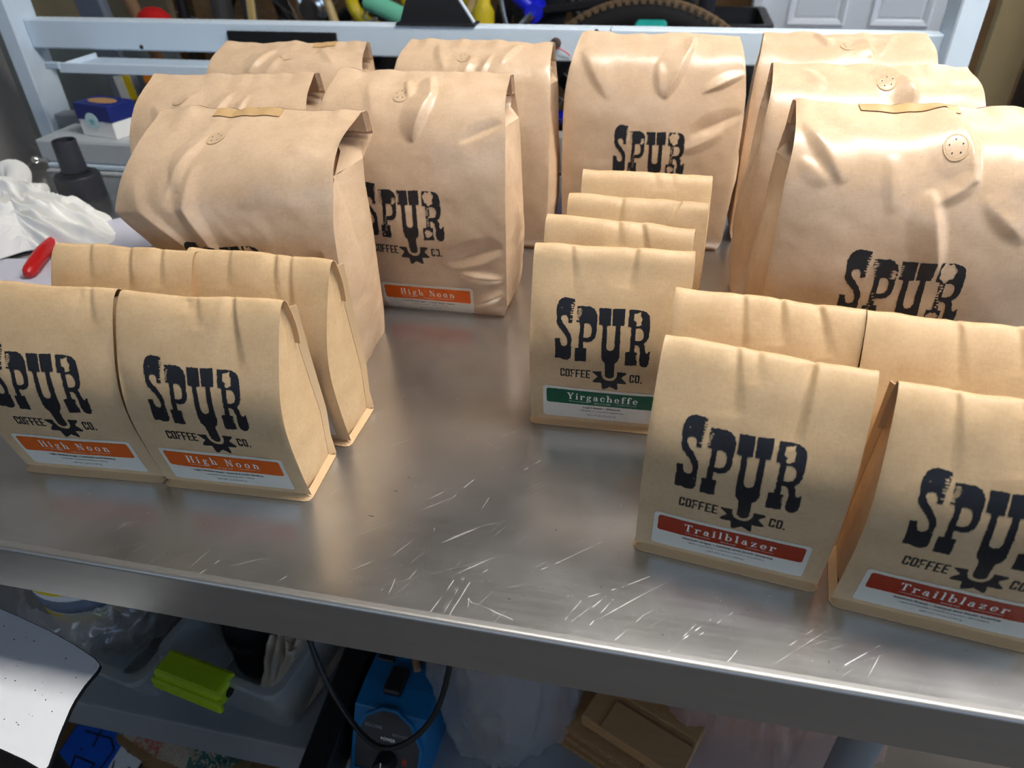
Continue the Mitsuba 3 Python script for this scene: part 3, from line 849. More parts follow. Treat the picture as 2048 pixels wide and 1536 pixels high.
def small_bag(label, x, y, yaw, kind, creases, seed, d=0.068, h=0.1825, w=0.142, group=None, logo=1, back=0.035, twist=0.0, print_on=True):
    key = thing('coffee_pouch', label, 'coffee bag', 'small kraft coffee pouches on the table')
    W = world(x, y, yaw)
    z1 = h - 0.187
    ds = d / 0.068

    def prof(tw):
        return [(0.0065, 0.0035), (0.0025, 0.020), (-0.0035, 0.055), (-0.0065, 0.092), (-0.002, 0.122 + z1 * 0.5), (0.009 * ds, 0.150 + z1 * 0.8), (0.021 * ds, 0.1735 + z1 + tw * 0.5), (back * ds - 0.0055, 0.1842 + z1 + tw), (back * ds - 0.0008, 0.187 + z1 + tw), (back * ds + 0.003, 0.1862 + z1 + tw)]
    F = Front(prof(-twist), prof(twist), w, 0.0025, creases, seed, 104, 110, 0.0006, hw=([0, 0.05, 0.5, 0.9, 1], [0.985, 0.985, 0.975, 0.98, 0.975]), top_amp=0.003)
    put(key + '__front_panel', W(F.mesh()), 'm_kraft_small', smooth=True, uv=F.uv)
    top = F.P[-1]
    # the top turned over to the rear and hanging there
    rows = [top, top + np.array([0, 0.0016, -0.0012]), top + np.array([0, 0.0026, -0.003])]
    for q in np.linspace(0, 1, 10)[1:]:
        rows.append(top + np.array([0, 0.0026 + 0.006 * q + 0.003 * math.sin(q * 3), -0.003 - 0.042 * q]))
    fl = np.array(rows)
    put(key + '__folded_top', W(sheet(fl, 0.0007)), 'm_kraft_small', smooth=40, label='top edge folded over to the rear')
    put(key + '__closing_tape', W(sheet(fl[6:10, 8:-8] + np.array([0, 0.0009, 0]), 0.0005)), 'm_tape')
    # gusseted sides
    nj = len(F.a)
    k = int(nj * 0.93)
    zt = F.P[k, :, 2].mean()
    sb = np.linspace(0, 1, k)
    for s in (-1, 1):
        e = F.edge(s)[:k].copy()
        inset = 0.0035 + 0.0045 * np.exp(-sb * 6)
        A = e - s * np.c_[inset, 0 * inset, 0 * inset] + np.array([0, 0.0012, 0])
        yb = np.interp(sb, [0, 0.3, 0.7, 1], [d - 0.008, d - 0.006, 0.052 * ds, back * ds + 0.011])
        zb = np.interp(sb, [0, 1], [0.0035, zt - 0.006])
        xb = s * (w / 2 - 0.006 - 0.0 * sb)
        Bc = np.c_[xb, yb, zb]

        def bulge(ss, tt, s=s):
            b = np.sin(np.pi * tt) * (0.0015 - 0.006 * ss ** 2 * 1.0) + 0.002 * np.exp(-((tt - 0.55) / 0.08) ** 2) * ss
            return np.dstack([s * b, 0 * b, 0 * b])
        put(key + '__side_panel', W(grid_mesh(ruled(A, Bc, 16, bulge))), 'm_kraft_small', smooth=True,
            uv=np.c_[np.tile(np.linspace(0, d, 16), k) + 0.5, np.repeat(sb * 0.18, 16) + s])
        # sealed fin along the rear edge
        tip = Bc + np.c_[s * (0.002 + 0.003 * sb), 0.0065 + 0 * sb, 0 * sb]
        m = int(k * 0.10)
        put(key + '__corner_seal', W(sheet(ruled(Bc[m:], tip[m:], 3), 0.0008)), 'm_kraft_small', smooth=40)
        put(key + '__corner_seal_foot', W(sheet(ruled(Bc[:m + 2], tip[:m + 2] + np.c_[s * np.linspace(0.004, 0, m + 2), np.linspace(-0.002, 0, m + 2), np.zeros(m + 2)], 3), 0.0008)), 'm_kraft_small', smooth=40)
        if s < 0:
            left_back = Bc
        else:
            right_back = Bc
    # rear panel
    t = np.linspace(0, 1, 14)
    Bk = ruled(left_back, right_back, 14)
    Bk[..., 1] += 0.003 * np.sin(np.pi * t)[None, :] * np.sin(np.pi * sb)[:, None]
    put(key + '__rear_panel', W(grid_mesh(Bk[:, ::-1])), 'm_kraft_small', smooth=True, uv=np.c_[np.tile(t * w, k), np.repeat(sb * 0.18, 14)])
    # bottom seal: a flat flange all round
    outer = rrect(-w / 2, 0, w / 2, d, 0.006)
    inner = sbox(-w / 2 + 0.006, 0.008, w / 2 - 0.006, d - 0.008)
    n = 96
    oo = np.array([outer.exterior.interpolate(q, True).coords[0] for q in np.linspace(0, 1, n)])
    ii = np.array([inner.exterior.interpolate(inner.exterior.project(Point(p))).coords[0] for p in oo])
    rows = [np.c_[oo, np.full(n, 0.0008)], np.c_[oo * 0.5 + ii * 0.5, np.full(n, 0.0018)], np.c_[ii, np.full(n, 0.0042)]]
    put(key + '__bottom_seal', W(sheet(np.array(rows), 0.0009)), 'm_kraft_small', smooth=30)
    put(key + '__base', W(prism(outer.buffer(-0.001), 0.0, 0.0009)), 'm_kraft_edge')
    if print_on:
        put(key + '__logo_print', W(F.decal(LOGO['small', logo], 0.0003, 1.5, 2.5)), 'm_ink', smooth=True, label='black worn letter print with spur wheel')
        put_label(key, F, W, kind, da=4.2)
    return key


def big_bag(label, x, y, yaw, w, d, h, back, creases, seed, sh_l=0.0, sh_r=0.0, kind=None, logo=3, ldx=0.0, lda=0.0, lk=0.95, label_dx=0.0, group=None, valve=None, vholes=True, print_on=True, tape=None, belly=0.008, roll=0.0, lean=0.0, top_w=0.93, base_w=0.95, low_w=1.0, shift=0.0, tshift=0.0, hw=None, xs=None):
    key = thing('large_coffee_bag', label, 'coffee bag', 'large kraft coffee bags on the table')
    W = world(x, y, yaw)
    hs = h / 0.265

    def prof(sh):
        return [(0.006, 0.0), (0.0, 0.012), (-0.005 - 0.25 * lean, 0.05 * hs), (-0.008 - 0.6 * lean, 0.10 * hs), (-0.007 - 0.9 * lean, 0.15 * hs + sh * 0.4), (-0.003 - lean, 0.186 * hs + sh * 0.8),
                (0.004 - lean, 0.213 * hs + sh), (0.016 - 0.9 * lean, 0.2365 * hs + sh), (0.030 - 0.6 * lean, 0.2495 * hs + sh * 0.8), (0.030 * 0.5 + back * 0.5 - 0.3 * lean, 0.2585 * hs + sh * 0.4), (back, 0.265 * hs)]
    c0 = (np.array(prof(sh_l)) + np.array(prof(sh_r))) / 2
    Lmm = 1000 * np.linalg.norm(np.diff(c0, axis=0), axis=1).sum()
    up_shift = Lmm - (h * 1000 + 5)          # folds are listed up to the bag's height; the paper is longer than that

    def lift(a):
        return a + up_shift * min(1.0, max(0.0, (a - 60) / 110))
    creases = [((c[0][0], lift(c[0][1])), (c[1][0], lift(c[1][1]))) + tuple(c[2:]) for c in creases]
    F = Front(prof(sh_l), prof(sh_r), w, belly, creases, seed, 110, 150, 0.0012,
              hw=hw or ([0, 0.06, 0.35, 0.62, 0.72, 0.80, 1], [base_w, low_w, 0.5 * low_w + 0.52, 1.02, 1.01, 0.98, top_w]), top_amp=0.006, xs=xs or ([0, 0.06, 0.62, 0.75, 1], [shift, shift, 0, 0, tshift]))
    put(key + '__front_panel', W(F.mesh()), 'm_kraft_big', smooth=True, uv=F.uv)
    top = F.P[-1]
    # rolled top: the layers of paper folded down behind the front edge
    pth = [(0, 0)]
    lh, gapy = 0.025, 0.0031
    for q in range(6):
        yq = 0.0008 + q * gapy
        sgn = -1 if q % 2 == 0 else 1
        zs = np.linspace(0, 1, 5)
        zt = -lh * (0.04 + 0.96 * zs) if sgn < 0 else -lh * (0.96 - 0.92 * zs)
        pth += [(yq + 0.0004 * math.sin(3 * z + q), float(v)) for z, v in zip(zs, zt)]
    pth += [(0.0008 + 6 * gapy, -0.004), (0.0008 + 6 * gapy, -lh * 1.15)]
    rl = roll + 0.5
    ca, sa = math.cos(rl), math.sin(rl)
    pth = [(a * ca - b * sa * 0 + (-b) * sa * 0.55, b * ca - 0 * a + a * -0.15) for a, b in pth]
    Rw = np.array([top + np.array([0, a, b]) for a, b in pth])
    put(key + '__rolled_top', W(sheet(Rw, 0.0007)), 'm_kraft_big', smooth=50, label='layers of the rolled down top')
    by, bz = pth[-1]
    # sides with their gusset crease
    nj = len(F.a)
    fz = F.P[:, :, 2]
    for s in (-1, 1):
        ez = F.edge(s)[:, 2]
        sh = (sh_r if s > 0 else sh_l)
        k = int(np.argmax(ez > 0.209 * hs + sh))
        A = F.edge(s)[:k] + np.array([-s * 0.001, 0.0008, 0])
        sb = np.linspace(0, 1, k)
        zt = A[-1, 2]
        Bc = np.c_[A[:, 0] * 1.0 - s * np.interp(sb, [0, 1], [0.0, 0.004]), np.interp(sb, [0, 0.15, 0.6, 1], [d - 0.006, d, d + 0.002, d - 0.004]), np.linspace(0, zt + 0.004, k)]
        nz = meshkit.fbm(np.dstack([np.tile(sb[:, None] * 9, 20), np.tile(np.linspace(0, 3, 20)[None], (k, 1)), np.full((k, 20), seed * 5.0 + s)]), 3, seed)

        def bulge(ss, tt, s=s, nz=nz):
            b = np.sin(np.pi * tt) * (0.010 * np.sin(np.pi * np.clip(ss, 0, 1)) ** 0.8 - 0.012 * ss ** 3)
            b = b - 0.0025 * np.exp(-((tt - 0.5) / 0.05) ** 2) * (0.4 + ss)
            b = b + 0.005 * (nz - 0.5) * np.sin(np.pi * tt)
            return np.dstack([s * b, 0 * b, 0 * b])
        G = ruled(A, Bc, 20, bulge)
        put(key + '__side_panel', W(grid_mesh(G)), 'm_kraft_big', smooth=True, uv=np.c_[np.tile(np.linspace(0, d, 20), k) + s, np.repeat(sb * 0.2, 20) + seed])
        # gusset folded in under the roof of the bag
        e0 = G[-1]
        r0 = top[0 if s < 0 else -1]
        m = len(e0)
        tt = np.linspace(0, 1, m)
        inner = np.c_[np.full(m, r0[0] - s * 0.040), np.interp(tt, [0, 1], [e0[0, 1] + 0.014, r0[1] + by * 0.7]), np.interp(tt, [0, 1], [zt - 0.004, r0[2] - 0.034])]
        up = np.c_[np.full(m, r0[0] - s * 0.006), np.interp(tt, [0, 1], [r0[1] + by * 0.4, r0[1] + by * 0.8]), np.full(m, r0[2] - 0.022)]

        def puck(ss, tt_, s=s):
            b = -0.006 * np.sin(np.pi * ss) * np.sin(np.pi * tt_)
            return np.dstack([0 * b, 0 * b, b])
        put(key + '__gusset_fold', W(grid_mesh(ruled(e0, inner, 10, puck))), 'm_kraft_big', smooth=True)
        back_top = np.array([r0[0] - s * 0.004, r0[1] + by, r0[2] + bz])
        tri = np.array([[e0[-1], e0[-1] * 0.5 + back_top * 0.5 + np.array([-s * 0.006, 0, 0]), back_top], [e0[m // 2], inner[m // 2] * 0.6 + back_top * 0.4, inner[-1]]])
        put(key + '__gusset_tuck', W(grid_mesh(tri)), 'm_kraft_big', smooth=True)
        if s < 0:
            lb = Bc
        else:
            rb = Bc
    m = min(len(lb), len(rb))
    li = np.array([np.interp(np.linspace(0, 1, 30), np.linspace(0, 1, len(lb)), lb[:, c]) for c in range(3)]).T
    ri = np.array([np.interp(np.linspace(0, 1, 30), np.linspace(0, 1, len(rb)), rb[:, c]) for c in range(3)]).T
    Bk = ruled(li, ri, len(F.u))
    Bk[..., 1] += 0.008 * np.sin(np.pi * np.linspace(0, 1, len(F.u)))[None, :] * np.sin(np.pi * np.linspace(0, 1, 30))[:, None]
    roofb = ruled(Bk[-1], Rw[-1], 8)
    allb = np.concatenate([Bk, roofb.transpose(1, 0, 2)[1:]], 0)
    put(key + '__rear_panel', W(grid_mesh(allb[:, ::-1])), 'm_kraft_big', smooth=True)
    put(key + '__base', W(prism(sbox(shift - w / 2 * base_w * 0.96, 0.008, shift + w / 2 * base_w * 0.96, d - 0.012), 0.0, 0.003)), 'm_kraft_edge')
    if tape is not None:
        x0, x1 = tape
        iu = [int(np.clip((v / 500 / w + 1) / 2 * (len(F.u) - 1), 0, len(F.u) - 1)) for v in (x0, x1)]
        tg = np.concatenate([F.P[-7:, iu[0]:iu[1]], Rw[1:5, iu[0]:iu[1]]], 0)
        off = np.concatenate([np.tile([0, -0.0004, 0.0009], (7, 1)), np.tile([0, 0.0012, 0.0004], (4, 1))])
        put(key + '__closing_tape', W(sheet(tg + off[:, None], 0.0004)), 'm_tape', smooth=40, label='strip of tan tape over the top edge')
    if valve is not None:
        vx, va = valve[0], F.L * 1000 - valve[1]
        r1, r2 = Point(0, 0).buffer(9.5, quad_segs=10), Point(0, 0).buffer(8.4, quad_segs=10)
        disc = tri2d([affinity.translate(Point(0, 0).buffer(8.2, quad_segs=10), vx, va)], 2.5)
        vk = put(key + '__valve', W(F.decal(disc, 0.0007)), 'm_kraft_big', smooth=True, uv=disc[0] / 1000, label='round degassing valve')
        rg = tri2d([affinity.translate(r1.difference(r2), vx, va)], 2.5)
        put(vk + '__rim', W(F.decal(rg, 0.0009)), 'm_kraft_edge', smooth=True)
        if vholes:
            for q in range(5):
                t = math.radians(72 * q + 20)
                hp = tri2d([Point(vx + 5.2 * math.cos(t), va + 5.2 * math.sin(t)).buffer(0.62, quad_segs=3)], 2)
                put(vk + '__hole', W(F.decal(hp, 0.001)), 'm_ink')
    if print_on:
        lg = LOGO['big', logo]
        put(key + '__logo_print', W(F.decal(lg, 0.0005, ldx + 4.5 * lk, lda, lk, 45.0)), 'm_ink', smooth=True, label='worn black letter print with spur wheel')
    if kind:
        put_label(key, F, W, kind, da=-2.0, dx=label_dx)
    return key


# ------------------------------------------------------------------ the twelve small pouches
def dents(*xs):
    """short creases running down from the top edge: (x, length, depth, slant)"""
    out = []
    for x, ln, h, sl in xs:
        out.append(((x, 206), (x + sl, 206 - ln * 1.2), 8, 26, -h * 1.7, 0.55))
    return out


small_bag('small kraft pouch with orange label, front row, cut by the left photo edge', -0.489, 0.397, 4.0, 'High Noon', dents((-50, 60, 2.4, -8), (36, 26, 1.6, 4), (44, 40, 1.6, 10)), 11, logo=1)
small_bag('small kraft pouch with orange label fully in view, front row at left', -0.346, 0.402, 2.3, 'High Noon', dents((-18, 22, 2.2, 10), (-8, 34, 1.6, 10), (26, 60, 2.0, 12)), 12, logo=2, twist=0.0008)
small_bag('small kraft pouch behind the leftmost front pouch, right of the red handle', -0.466, 0.474, 2.0, 'High Noon', dents((-36, 40, 1.6, 6), (4, 46, 2.2, 6), (36, 40, 2.0, 4)), 13, logo=1)
small_bag('small kraft pouch with mostly hidden orange label before the left front large bag', -0.340, 0.4825, -1.0, 'High Noon', dents((-30, 40, 1.5, 4), (14, 48, 2.0, 8), (30, 70, 1.4, 8)), 14, logo=2, d=0.066)
small_bag('small kraft pouch with green label at the front of its row', -0.035, 0.5525, 1.6, 'Yirgacheffe', dents((22, 44, 1.8, -6), (-40, 50, 1.2, 8)), 15, logo=1, d=0.055)
small_bag('small kraft pouch second in the row behind the green labelled pouch', -0.037, 0.611, -2.5, 'Yirgacheffe', dents((-2, 36, 2.0, 4), (18, 46, 2.4, 12)), 16, logo=2, d=0.055, twist=-0.002)
small_bag('small kraft pouch third in the row behind the green labelled pouch', -0.023, 0.672, 0.0, 'Yirgacheffe', dents((-14, 44, 1.8, -4), (50, 60, 2.2, -30)), 17, logo=1, d=0.055, twist=-0.001)
small_bag('small kraft pouch last in the row, in front of the middle large bag', -0.017, 0.748, 2.0, 'Yirgacheffe', dents((6, 30, 1.6, 6), (26, 30, 1.8, 4)), 18, logo=2, d=0.055)
small_bag('small kraft pouch with dark red label fully in view', 0.0770, 0.396, -7.5, 'Trailblazer', dents((-22, 50, 1.6, 8), (-8, 30, 1.4, 4), (32, 62, 2.6, -6)), 19, logo=2, twist=-0.0015)
small_bag('small kraft pouch standing directly behind the pouch with fully visible red label', 0.0850, 0.474, -4.5, 'Trailblazer', dents((-20, 60, 1.4, 8), (8, 40, 2.2, 6), (34, 44, 2.2, 14)), 20, logo=1)
small_bag('small kraft pouch with dark red label cut by the right photo edge', 0.2245, 0.3685, -7.0, 'Trailblazer', dents((-38, 60, 1.6, 6), (-2, 50, 2.2, 10)), 21, logo=1)
small_bag('small kraft pouch behind the cut off red labelled pouch at the right edge', 0.2245, 0.463, -2.5, 'Trailblazer', dents((-10, 50, 1.8, 6), (30, 40, 2.0, 6)), 22, logo=2)

# ------------------------------------------------------------------ the nine large bags: creases are (from, to, width left, width right, height)
big_bag('large kraft bag at the left front, its rolled top showing paper layers', -0.412, 0.604, 3.0, 0.224, 0.09, 0.258, 0.082,
        [((-34, 226), (-56, 158), 9, 22, 3.6), ((-32, 182), (-37, 112), 14, 10, 3.6), ((-62, 190), (-44, 150), 10, 12, -2.2), ((60, 200), (96, 180), 12, 12, 2.0), ((20, 150), (80, 190), 26, 18, 2.0), ((96, 120), (50, 96), 8, 14, -3), ((-96, 178), (-60, 120), 12, 20, 2.5)],
        31, sh_l=-0.022, sh_r=0.004, kind='High Noon', logo=3, ldx=-20, lda=26, lk=1.03, lean=0.018, valve=(-24, 46), tape=(-45, 30), top_w=0.97, base_w=0.69, shift=0.030, hw=([0, 0.06, 0.3, 0.45, 0.54, 0.62, 0.68, 0.8, 1], [0.68, 0.69, 0.70, 0.80, 0.91, 1.04, 1.02, 0.99, 0.97]), xs=([0, 0.06, 0.3, 0.45, 0.54, 0.62, 0.75, 1], [0.030, 0.030, 0.030, 0.020, 0.008, -0.004, 0, 0.006]))
big_bag('large kraft bag with visible orange label and worn black print', -0.2785, 0.748, 0.0, 0.216, 0.106, 0.268, 0.078,
        [((14, 262), (26, 224), 5, 18, 6.0), ((26, 232), (6, 176), 7, 26, 8.0), ((-14, 252), (-2, 222), 10, 5, 3.5), ((104, 196), (58, 176), 6, 12, -4.0), ((104, 90), (40, 72), 12, 22, -5), ((104, 58), (52, 62), 10, 8, 4.5), ((104, 40), (64, 18), 9, 12, 4), ((-60, 250), (-40, 200), 20, 10, 2.5)],
        32, sh_l=-0.006, sh_r=0.0, kind='High Noon', logo=4, ldx=-8, lda=24, lk=1.08, label_dx=9, valve=(-13, 46))
big_bag('large kraft bag behind the left front one, its tightly rolled top end in view', -0.503, 0.735, 6.0, 0.214, 0.10, 0.262, 0.08,
        [((-30, 236), (-60, 180), 20, 14, 3.0), ((14, 232), (-12, 176), 8, 18, 3.6), ((36, 226), (22, 186), 6, 10, 2.6), ((-80, 215), (-50, 170), 12, 12, 3)],
        33, sh_l=-0.012, kind=None, print_on=False, valve=(-50, 46), vholes=False, tape=None)
big_bag('large kraft bag farthest back on the left, next to the black foam strip', -0.513, 0.925, 8.0, 0.217, 0.10, 0.262, 0.085,
        [((-20, 242), (-50, 190), 8, 22, 4), ((-4, 226), (-26, 186), 10, 12, 2.5), ((70, 205), (40, 250), 10, 14, 3)],
        34, kind=None, print_on=False, valve=(2, 44), vholes=False, tape=(30, 66))
big_bag('large kraft bag at the back, in line behind the orange labelled large bag', -0.262, 0.950, 0.0, 0.214, 0.10, 0.265, 0.078,
        [((2, 232), (-10, 190), 12, 12, 3), ((26, 230), (12, 190), 6, 9, 3), ((-60, 258), (-36, 204), 16, 10, 3.5), ((64, 262), (40, 214), 8, 20, 4)],
        35, kind=None, print_on=False, valve=(-12, 44))
big_bag('large kraft bag alone in the middle at the back of the table', -0.024, 0.985, 0.0, 0.228, 0.105, 0.276, 0.052,
        [((50, 274), (44, 244), 5, 14, 5.0), ((46, 256), (14, 192), 9, 32, 8.0), ((2, 236), (8, 196), 12, 8, 2.5), ((114, 222), (60, 200), 5, 12, 5.0), ((112, 176), (50, 152), 10, 18, -4.0), ((40, 134), (92, 156), 12, 12, 3), ((-104, 250), (-56, 190), 26, 10, 4.0)],
        36, sh_l=0.006, sh_r=0.006, kind=None, logo=4, ldx=2, lda=34, lk=1.06, valve=None, belly=0.012, top_w=0.88)
big_bag('large kraft bag at the right front with folded tape on its top edge', 0.212, 0.620, 1.5, 0.221, 0.105, 0.281, 0.078,
        [((14, 286), (32, 200), 9, 36, 8.5), ((36, 206), (4, 184), 9, 12, 4.0), ((0, 196), (20, 138), 9, 22, 7.0), ((78, 160), (40, 190), 10, 20, 3.5), ((-106, 250), (-66, 196), 24, 9, 5.5), ((-104, 214), (-76, 196), 8, 12, 2.5), ((-34, 220), (-26, 176), 14, 9, 2.2), ((90, 240), (50, 186), 26, 14, 3)],
        37, sh_l=0.004, sh_r=0.004, kind='Trailblazer', logo=3, ldx=-3, lda=40, lk=1.09, valve=(14, 60), tape=(-52, 34), belly=0.014)
big_bag('large kraft bag second in the right row, round valve with five holes at its top', 0.206, 0.812, 1.0, 0.213, 0.10, 0.274, 0.080,
        [((8, 274), (38, 214), 8, 30, 9.0), ((38, 244), (32, 196), 6, 20, 6.0), ((-76, 268), (-50, 226), 10, 12, 3)],
        38, sh_l=0.004, sh_r=0.004, kind=None, print_on=False, valve=(10, 46), belly=0.013)
big_bag('large kraft bag at the back of the right row, nearest the white door', 0.211, 1.020, -1.0, 0.216, 0.10, 0.270, 0.080,
        [((-40, 276), (-22, 232), 16, 8, 6), ((20, 256), (30, 214), 6, 20, 6.0), ((64, 268), (40, 218), 8, 18, 5)],
        39, sh_l=0.004, sh_r=0.004, kind=None, print_on=False, valve=(0, 42), belly=0.013)

# ------------------------------------------------------------------ things at the left end of the table
cb = thing('grey_cabinet', 'tall dark grey cabinet side standing beyond the left end of the table', 'cabinet')
put(cb + '__body', rbox((-2.15, 0.25, FLOOR), (-1.45, 1.44, 1.0), 0.006), 'm_cabinet')
put(cb + '__plinth', rbox((-2.14, 0.26, FLOOR), (-1.445, 1.43, FLOOR + 0.06), 0.004), 'm_black')

# sealing machine
sm = thing('sealing_machine', 'grey sealing machine with flat top at the left back of the table', 'machine')
put(sm + '__body', rbox((-1.165, 1.145, 0.016), (-0.83, 1.255, 0.058), 0.004), 'm_machine')
put(sm + '__lower_rail', rbox((-1.15, 1.138, 0.008), (-0.84, 1.150, 0.016), 0.002), 'm_frame_cap')
put(sm + '__lower_rail', rbox((-1.15, 1.130, 0.0), (-0.84, 1.142, 0.0065), 0.002), 'm_machine')
for q in (-1.135, -0.86):
    put(sm + '__foot', rbox((q - 0.012, 1.16, 0.0), (q + 0.012, 1.24, 0.017), 0.003), 'm_rubber')
kb = put(sm + '__knob', xf(lathe([(0, 0), (0.006, 0), (0.0075, 0.003), (0.0075, 0.010), (0.004, 0.013), (0.004, 0.030), (0, 0.030)], 18), roty(math.pi / 2), (-1.178, 1.139, 0.021)), 'm_chrome', smooth=30)

# carton on the machine
bx = thing('small_carton', 'small white and navy carton with pale oval emblem standing on the sealing machine', 'box')
RB, TB_ = rotz(math.radians(-13)), np.array([-1.038, 1.20, 0.058])
put(bx + '__carton', xf(rbox((-0.045, -0.026, 0), (0.045, 0.030, 0.032), 0.0015), RB, TB_), 'm_white')
put(bx + '__lid', xf(rbox((-0.0462, -0.0275, 0.030), (0.0462, 0.0312, 0.060), 0.0015), RB, TB_), 'm_navy')
put(bx + '__opening', xf(prism(affinity.scale(Point(0, 0.002).buffer(1, quad_segs=8), 0.034, 0.016), 0.0598, 0.0606), RB, TB_), 'm_card')
ov = affinity.scale(Point(0, 0).buffer(1, quad_segs=10), 0.017, 0.0145)
put(bx + '__emblem', xf(prism(ov, 0, 0.0006), RB @ rotx(math.pi / 2), RB @ np.array([-0.006, -0.0275, 0.030]) + TB_), 'm_oval')
lf = unary_union([affinity.rotate(affinity.scale(Point(0, 0).buffer(1, quad_segs=5), 0.0018, 0.0055), a, origin=(0, -0.004)) for a in (-50, 0, 50)] + [sbox(-0.008, -0.0062, 0.008, -0.0052)])
put(bx + '__emblem_mark', xf(prism(lf, 0, 0.0005), RB @ rotx(math.pi / 2), RB @ np.array([-0.006, -0.0281, 0.030]) + TB_), 'm_oval_ink')

# vacuum hose adapter
ad = thing('hose_adapter', 'black stepped plastic hose adapter standing on the table beside the cloth', 'adapter')
pa = [(0.0, 0.0), (0.036, 0.0), (0.0375, 0.003), (0.0365, 0.040), (0.034, 0.044), (0.0215, 0.046), (0.0205, 0.050), (0.0188, 0.100), (0.0182, 0.101), (0.0165, 0.1005), (0.016, 0.06), (0.0, 0.058)]
put(ad + '__body', xf(lathe(pa, 44), None, (-0.985, 1.025, 0)), 'm_rubber', smooth=35)
put(ad + '__collar', xf(lathe([(0.0215, 0.045), (0.0245, 0.0455), (0.024, 0.049), (0.0205, 0.0495)], 40), None, (-0.985, 1.025, 0)), 'm_black', smooth=35)
for q in range(3):
    t = 2.1 * q + 0.4
    put(ad + '__inner_rib', xf(cbox((0, 0.0085, 0.094), (0.0014, 0.014, 0.008), 0.0004), rotz(t), (-0.985, 1.025, 0)), 'm_rubber')

# white cloth: crumpled heap
rng = np.random.default_rng(5)
cl = thing('white_cloth', 'crumpled white cotton cloth heaped on the left end of the table', 'cloth')
gu, gv = np.meshgrid(np.linspace(-1, 1, 150), np.linspace(-1, 1, 120))
rr = np.sqrt(gu ** 2 + gv ** 2)
th = np.arctan2(gv, gu)
q = np.dstack([gu * 1.6, gv * 1.6, 0 * gu])
rad = 1 + 0.16 * np.sin(3 * th + 0.7) + 0.12 * np.sin(5 * th + 2.0)
sq = np.maximum(np.abs(gu), np.abs(gv)) / np.maximum(rr, 1e-6)
X = gu * sq * 0.165 * rad
Y = gv * sq * 0.105 * rad
fold = 1 - np.abs(2 * meshkit.fbm(np.dstack([gu * 1.3 + 0.5 * gv, gv * 3.6 - 0.9 * gu, 0 * gu + 3]), 2, 4) - 1)
fold2 = 1 - np.abs(2 * meshkit.fbm(np.dstack([gu * 3.4 + 3, gv * 6.5 + 1.2 * gu, 0 * gu]), 2, 8) - 1)
mx = np.maximum(np.abs(gu), np.abs(gv))
env = np.clip(1 - mx ** 3, 0, 1)
Zc = 0.004 + env * (0.008 + 0.034 * fold ** 2.2 + 0.012 * fold2 ** 2 + 0.016 * np.exp(-((gu + 0.25) ** 2 / 0.25 + (gv - 0.35) ** 2 / 0.2)))
C = np.dstack([X, Y, Zc])
put(cl + '__heap', xf(sheet(C, 0.002), rotz(math.radians(-14)), (-0.985, 0.885, 0.0)), 'm_cloth', smooth=True)
# the rolled corner standing up at the back of the heap
t = np.linspace(0, 1, 40)
rp = np.c_[-1.15 + 0.12 * t, 1.01 + 0.028 * np.sin(5 * t) - 0.03 * t, 0.028 + 0.018 * np.sin(3.0 * t) * (1 - t)]
put(cl + '__rolled_corner', tube(rp, 0.012 + 0.010 * np.sin(np.pi * t) + 0.004 * np.sin(9 * t), 18), 'm_cloth', smooth=True)
rp2 = np.c_[-1.17 + 0.16 * t, 0.965 - 0.01 * np.sin(4 * t), 0.024 + 0.008 * np.sin(2.6 * t)]
put(cl + '__rolled_corner', tube(rp2, 0.014 + 0.008 * np.sin(np.pi * t) + 0.003 * np.sin(13 * t), 18), 'm_cloth', smooth=True)

# clipboard with loose papers
cp = thing('clipboard', 'brown clipboard lying under loose papers beside the white cloth', 'clipboard')
RC, TC = rotz(math.radians(40)), np.array([-0.785, 0.90, 0.0])
put(cp + '__board', xf(rbox((-0.11, -0.098, 0), (0.122, 0.085, 0.0035), 0.001), RC, TC), 'm_card')
put(cp + '__clip', xf(rbox((-0.108, -0.03, 0.0035), (-0.085, 0.03, 0.010), 0.002), RC, TC), 'm_chrome')
for i in range(5):
    g = np.dstack([*np.meshgrid(np.linspace(-0.095, 0.098 + 0.006 * i, 14), np.linspace(-0.075, 0.07, 10)), np.zeros((10, 14))])
    lift = np.clip((g[..., 0] - 0.02) / 0.08, 0, 1) ** 2
    g[..., 2] = 0.0045 + 0.0014 * i + lift * (0.002 + 0.0035 * i) + 0.001 * np.sin(g[..., 1] * 40 + i)
    pk = thing('loose_paper', ['bottom sheet of the papers on the clipboard', 'second sheet from the bottom on the clipboard', 'middle sheet of the papers on the clipboard', 'second sheet from the top on the clipboard', 'top sheet of the papers on the clipboard with lifted corner'][i], 'paper', 'loose papers on the clipboard')
    scene[pk] = mikit.ply(xf(sheet(g, 0.0004), RC @ rotz(math.radians(-5 + 3 * i)), TC + np.array([0.006 * (i % 3), 0.004 * (i % 2), 0])), 'm_paper', smooth=40)

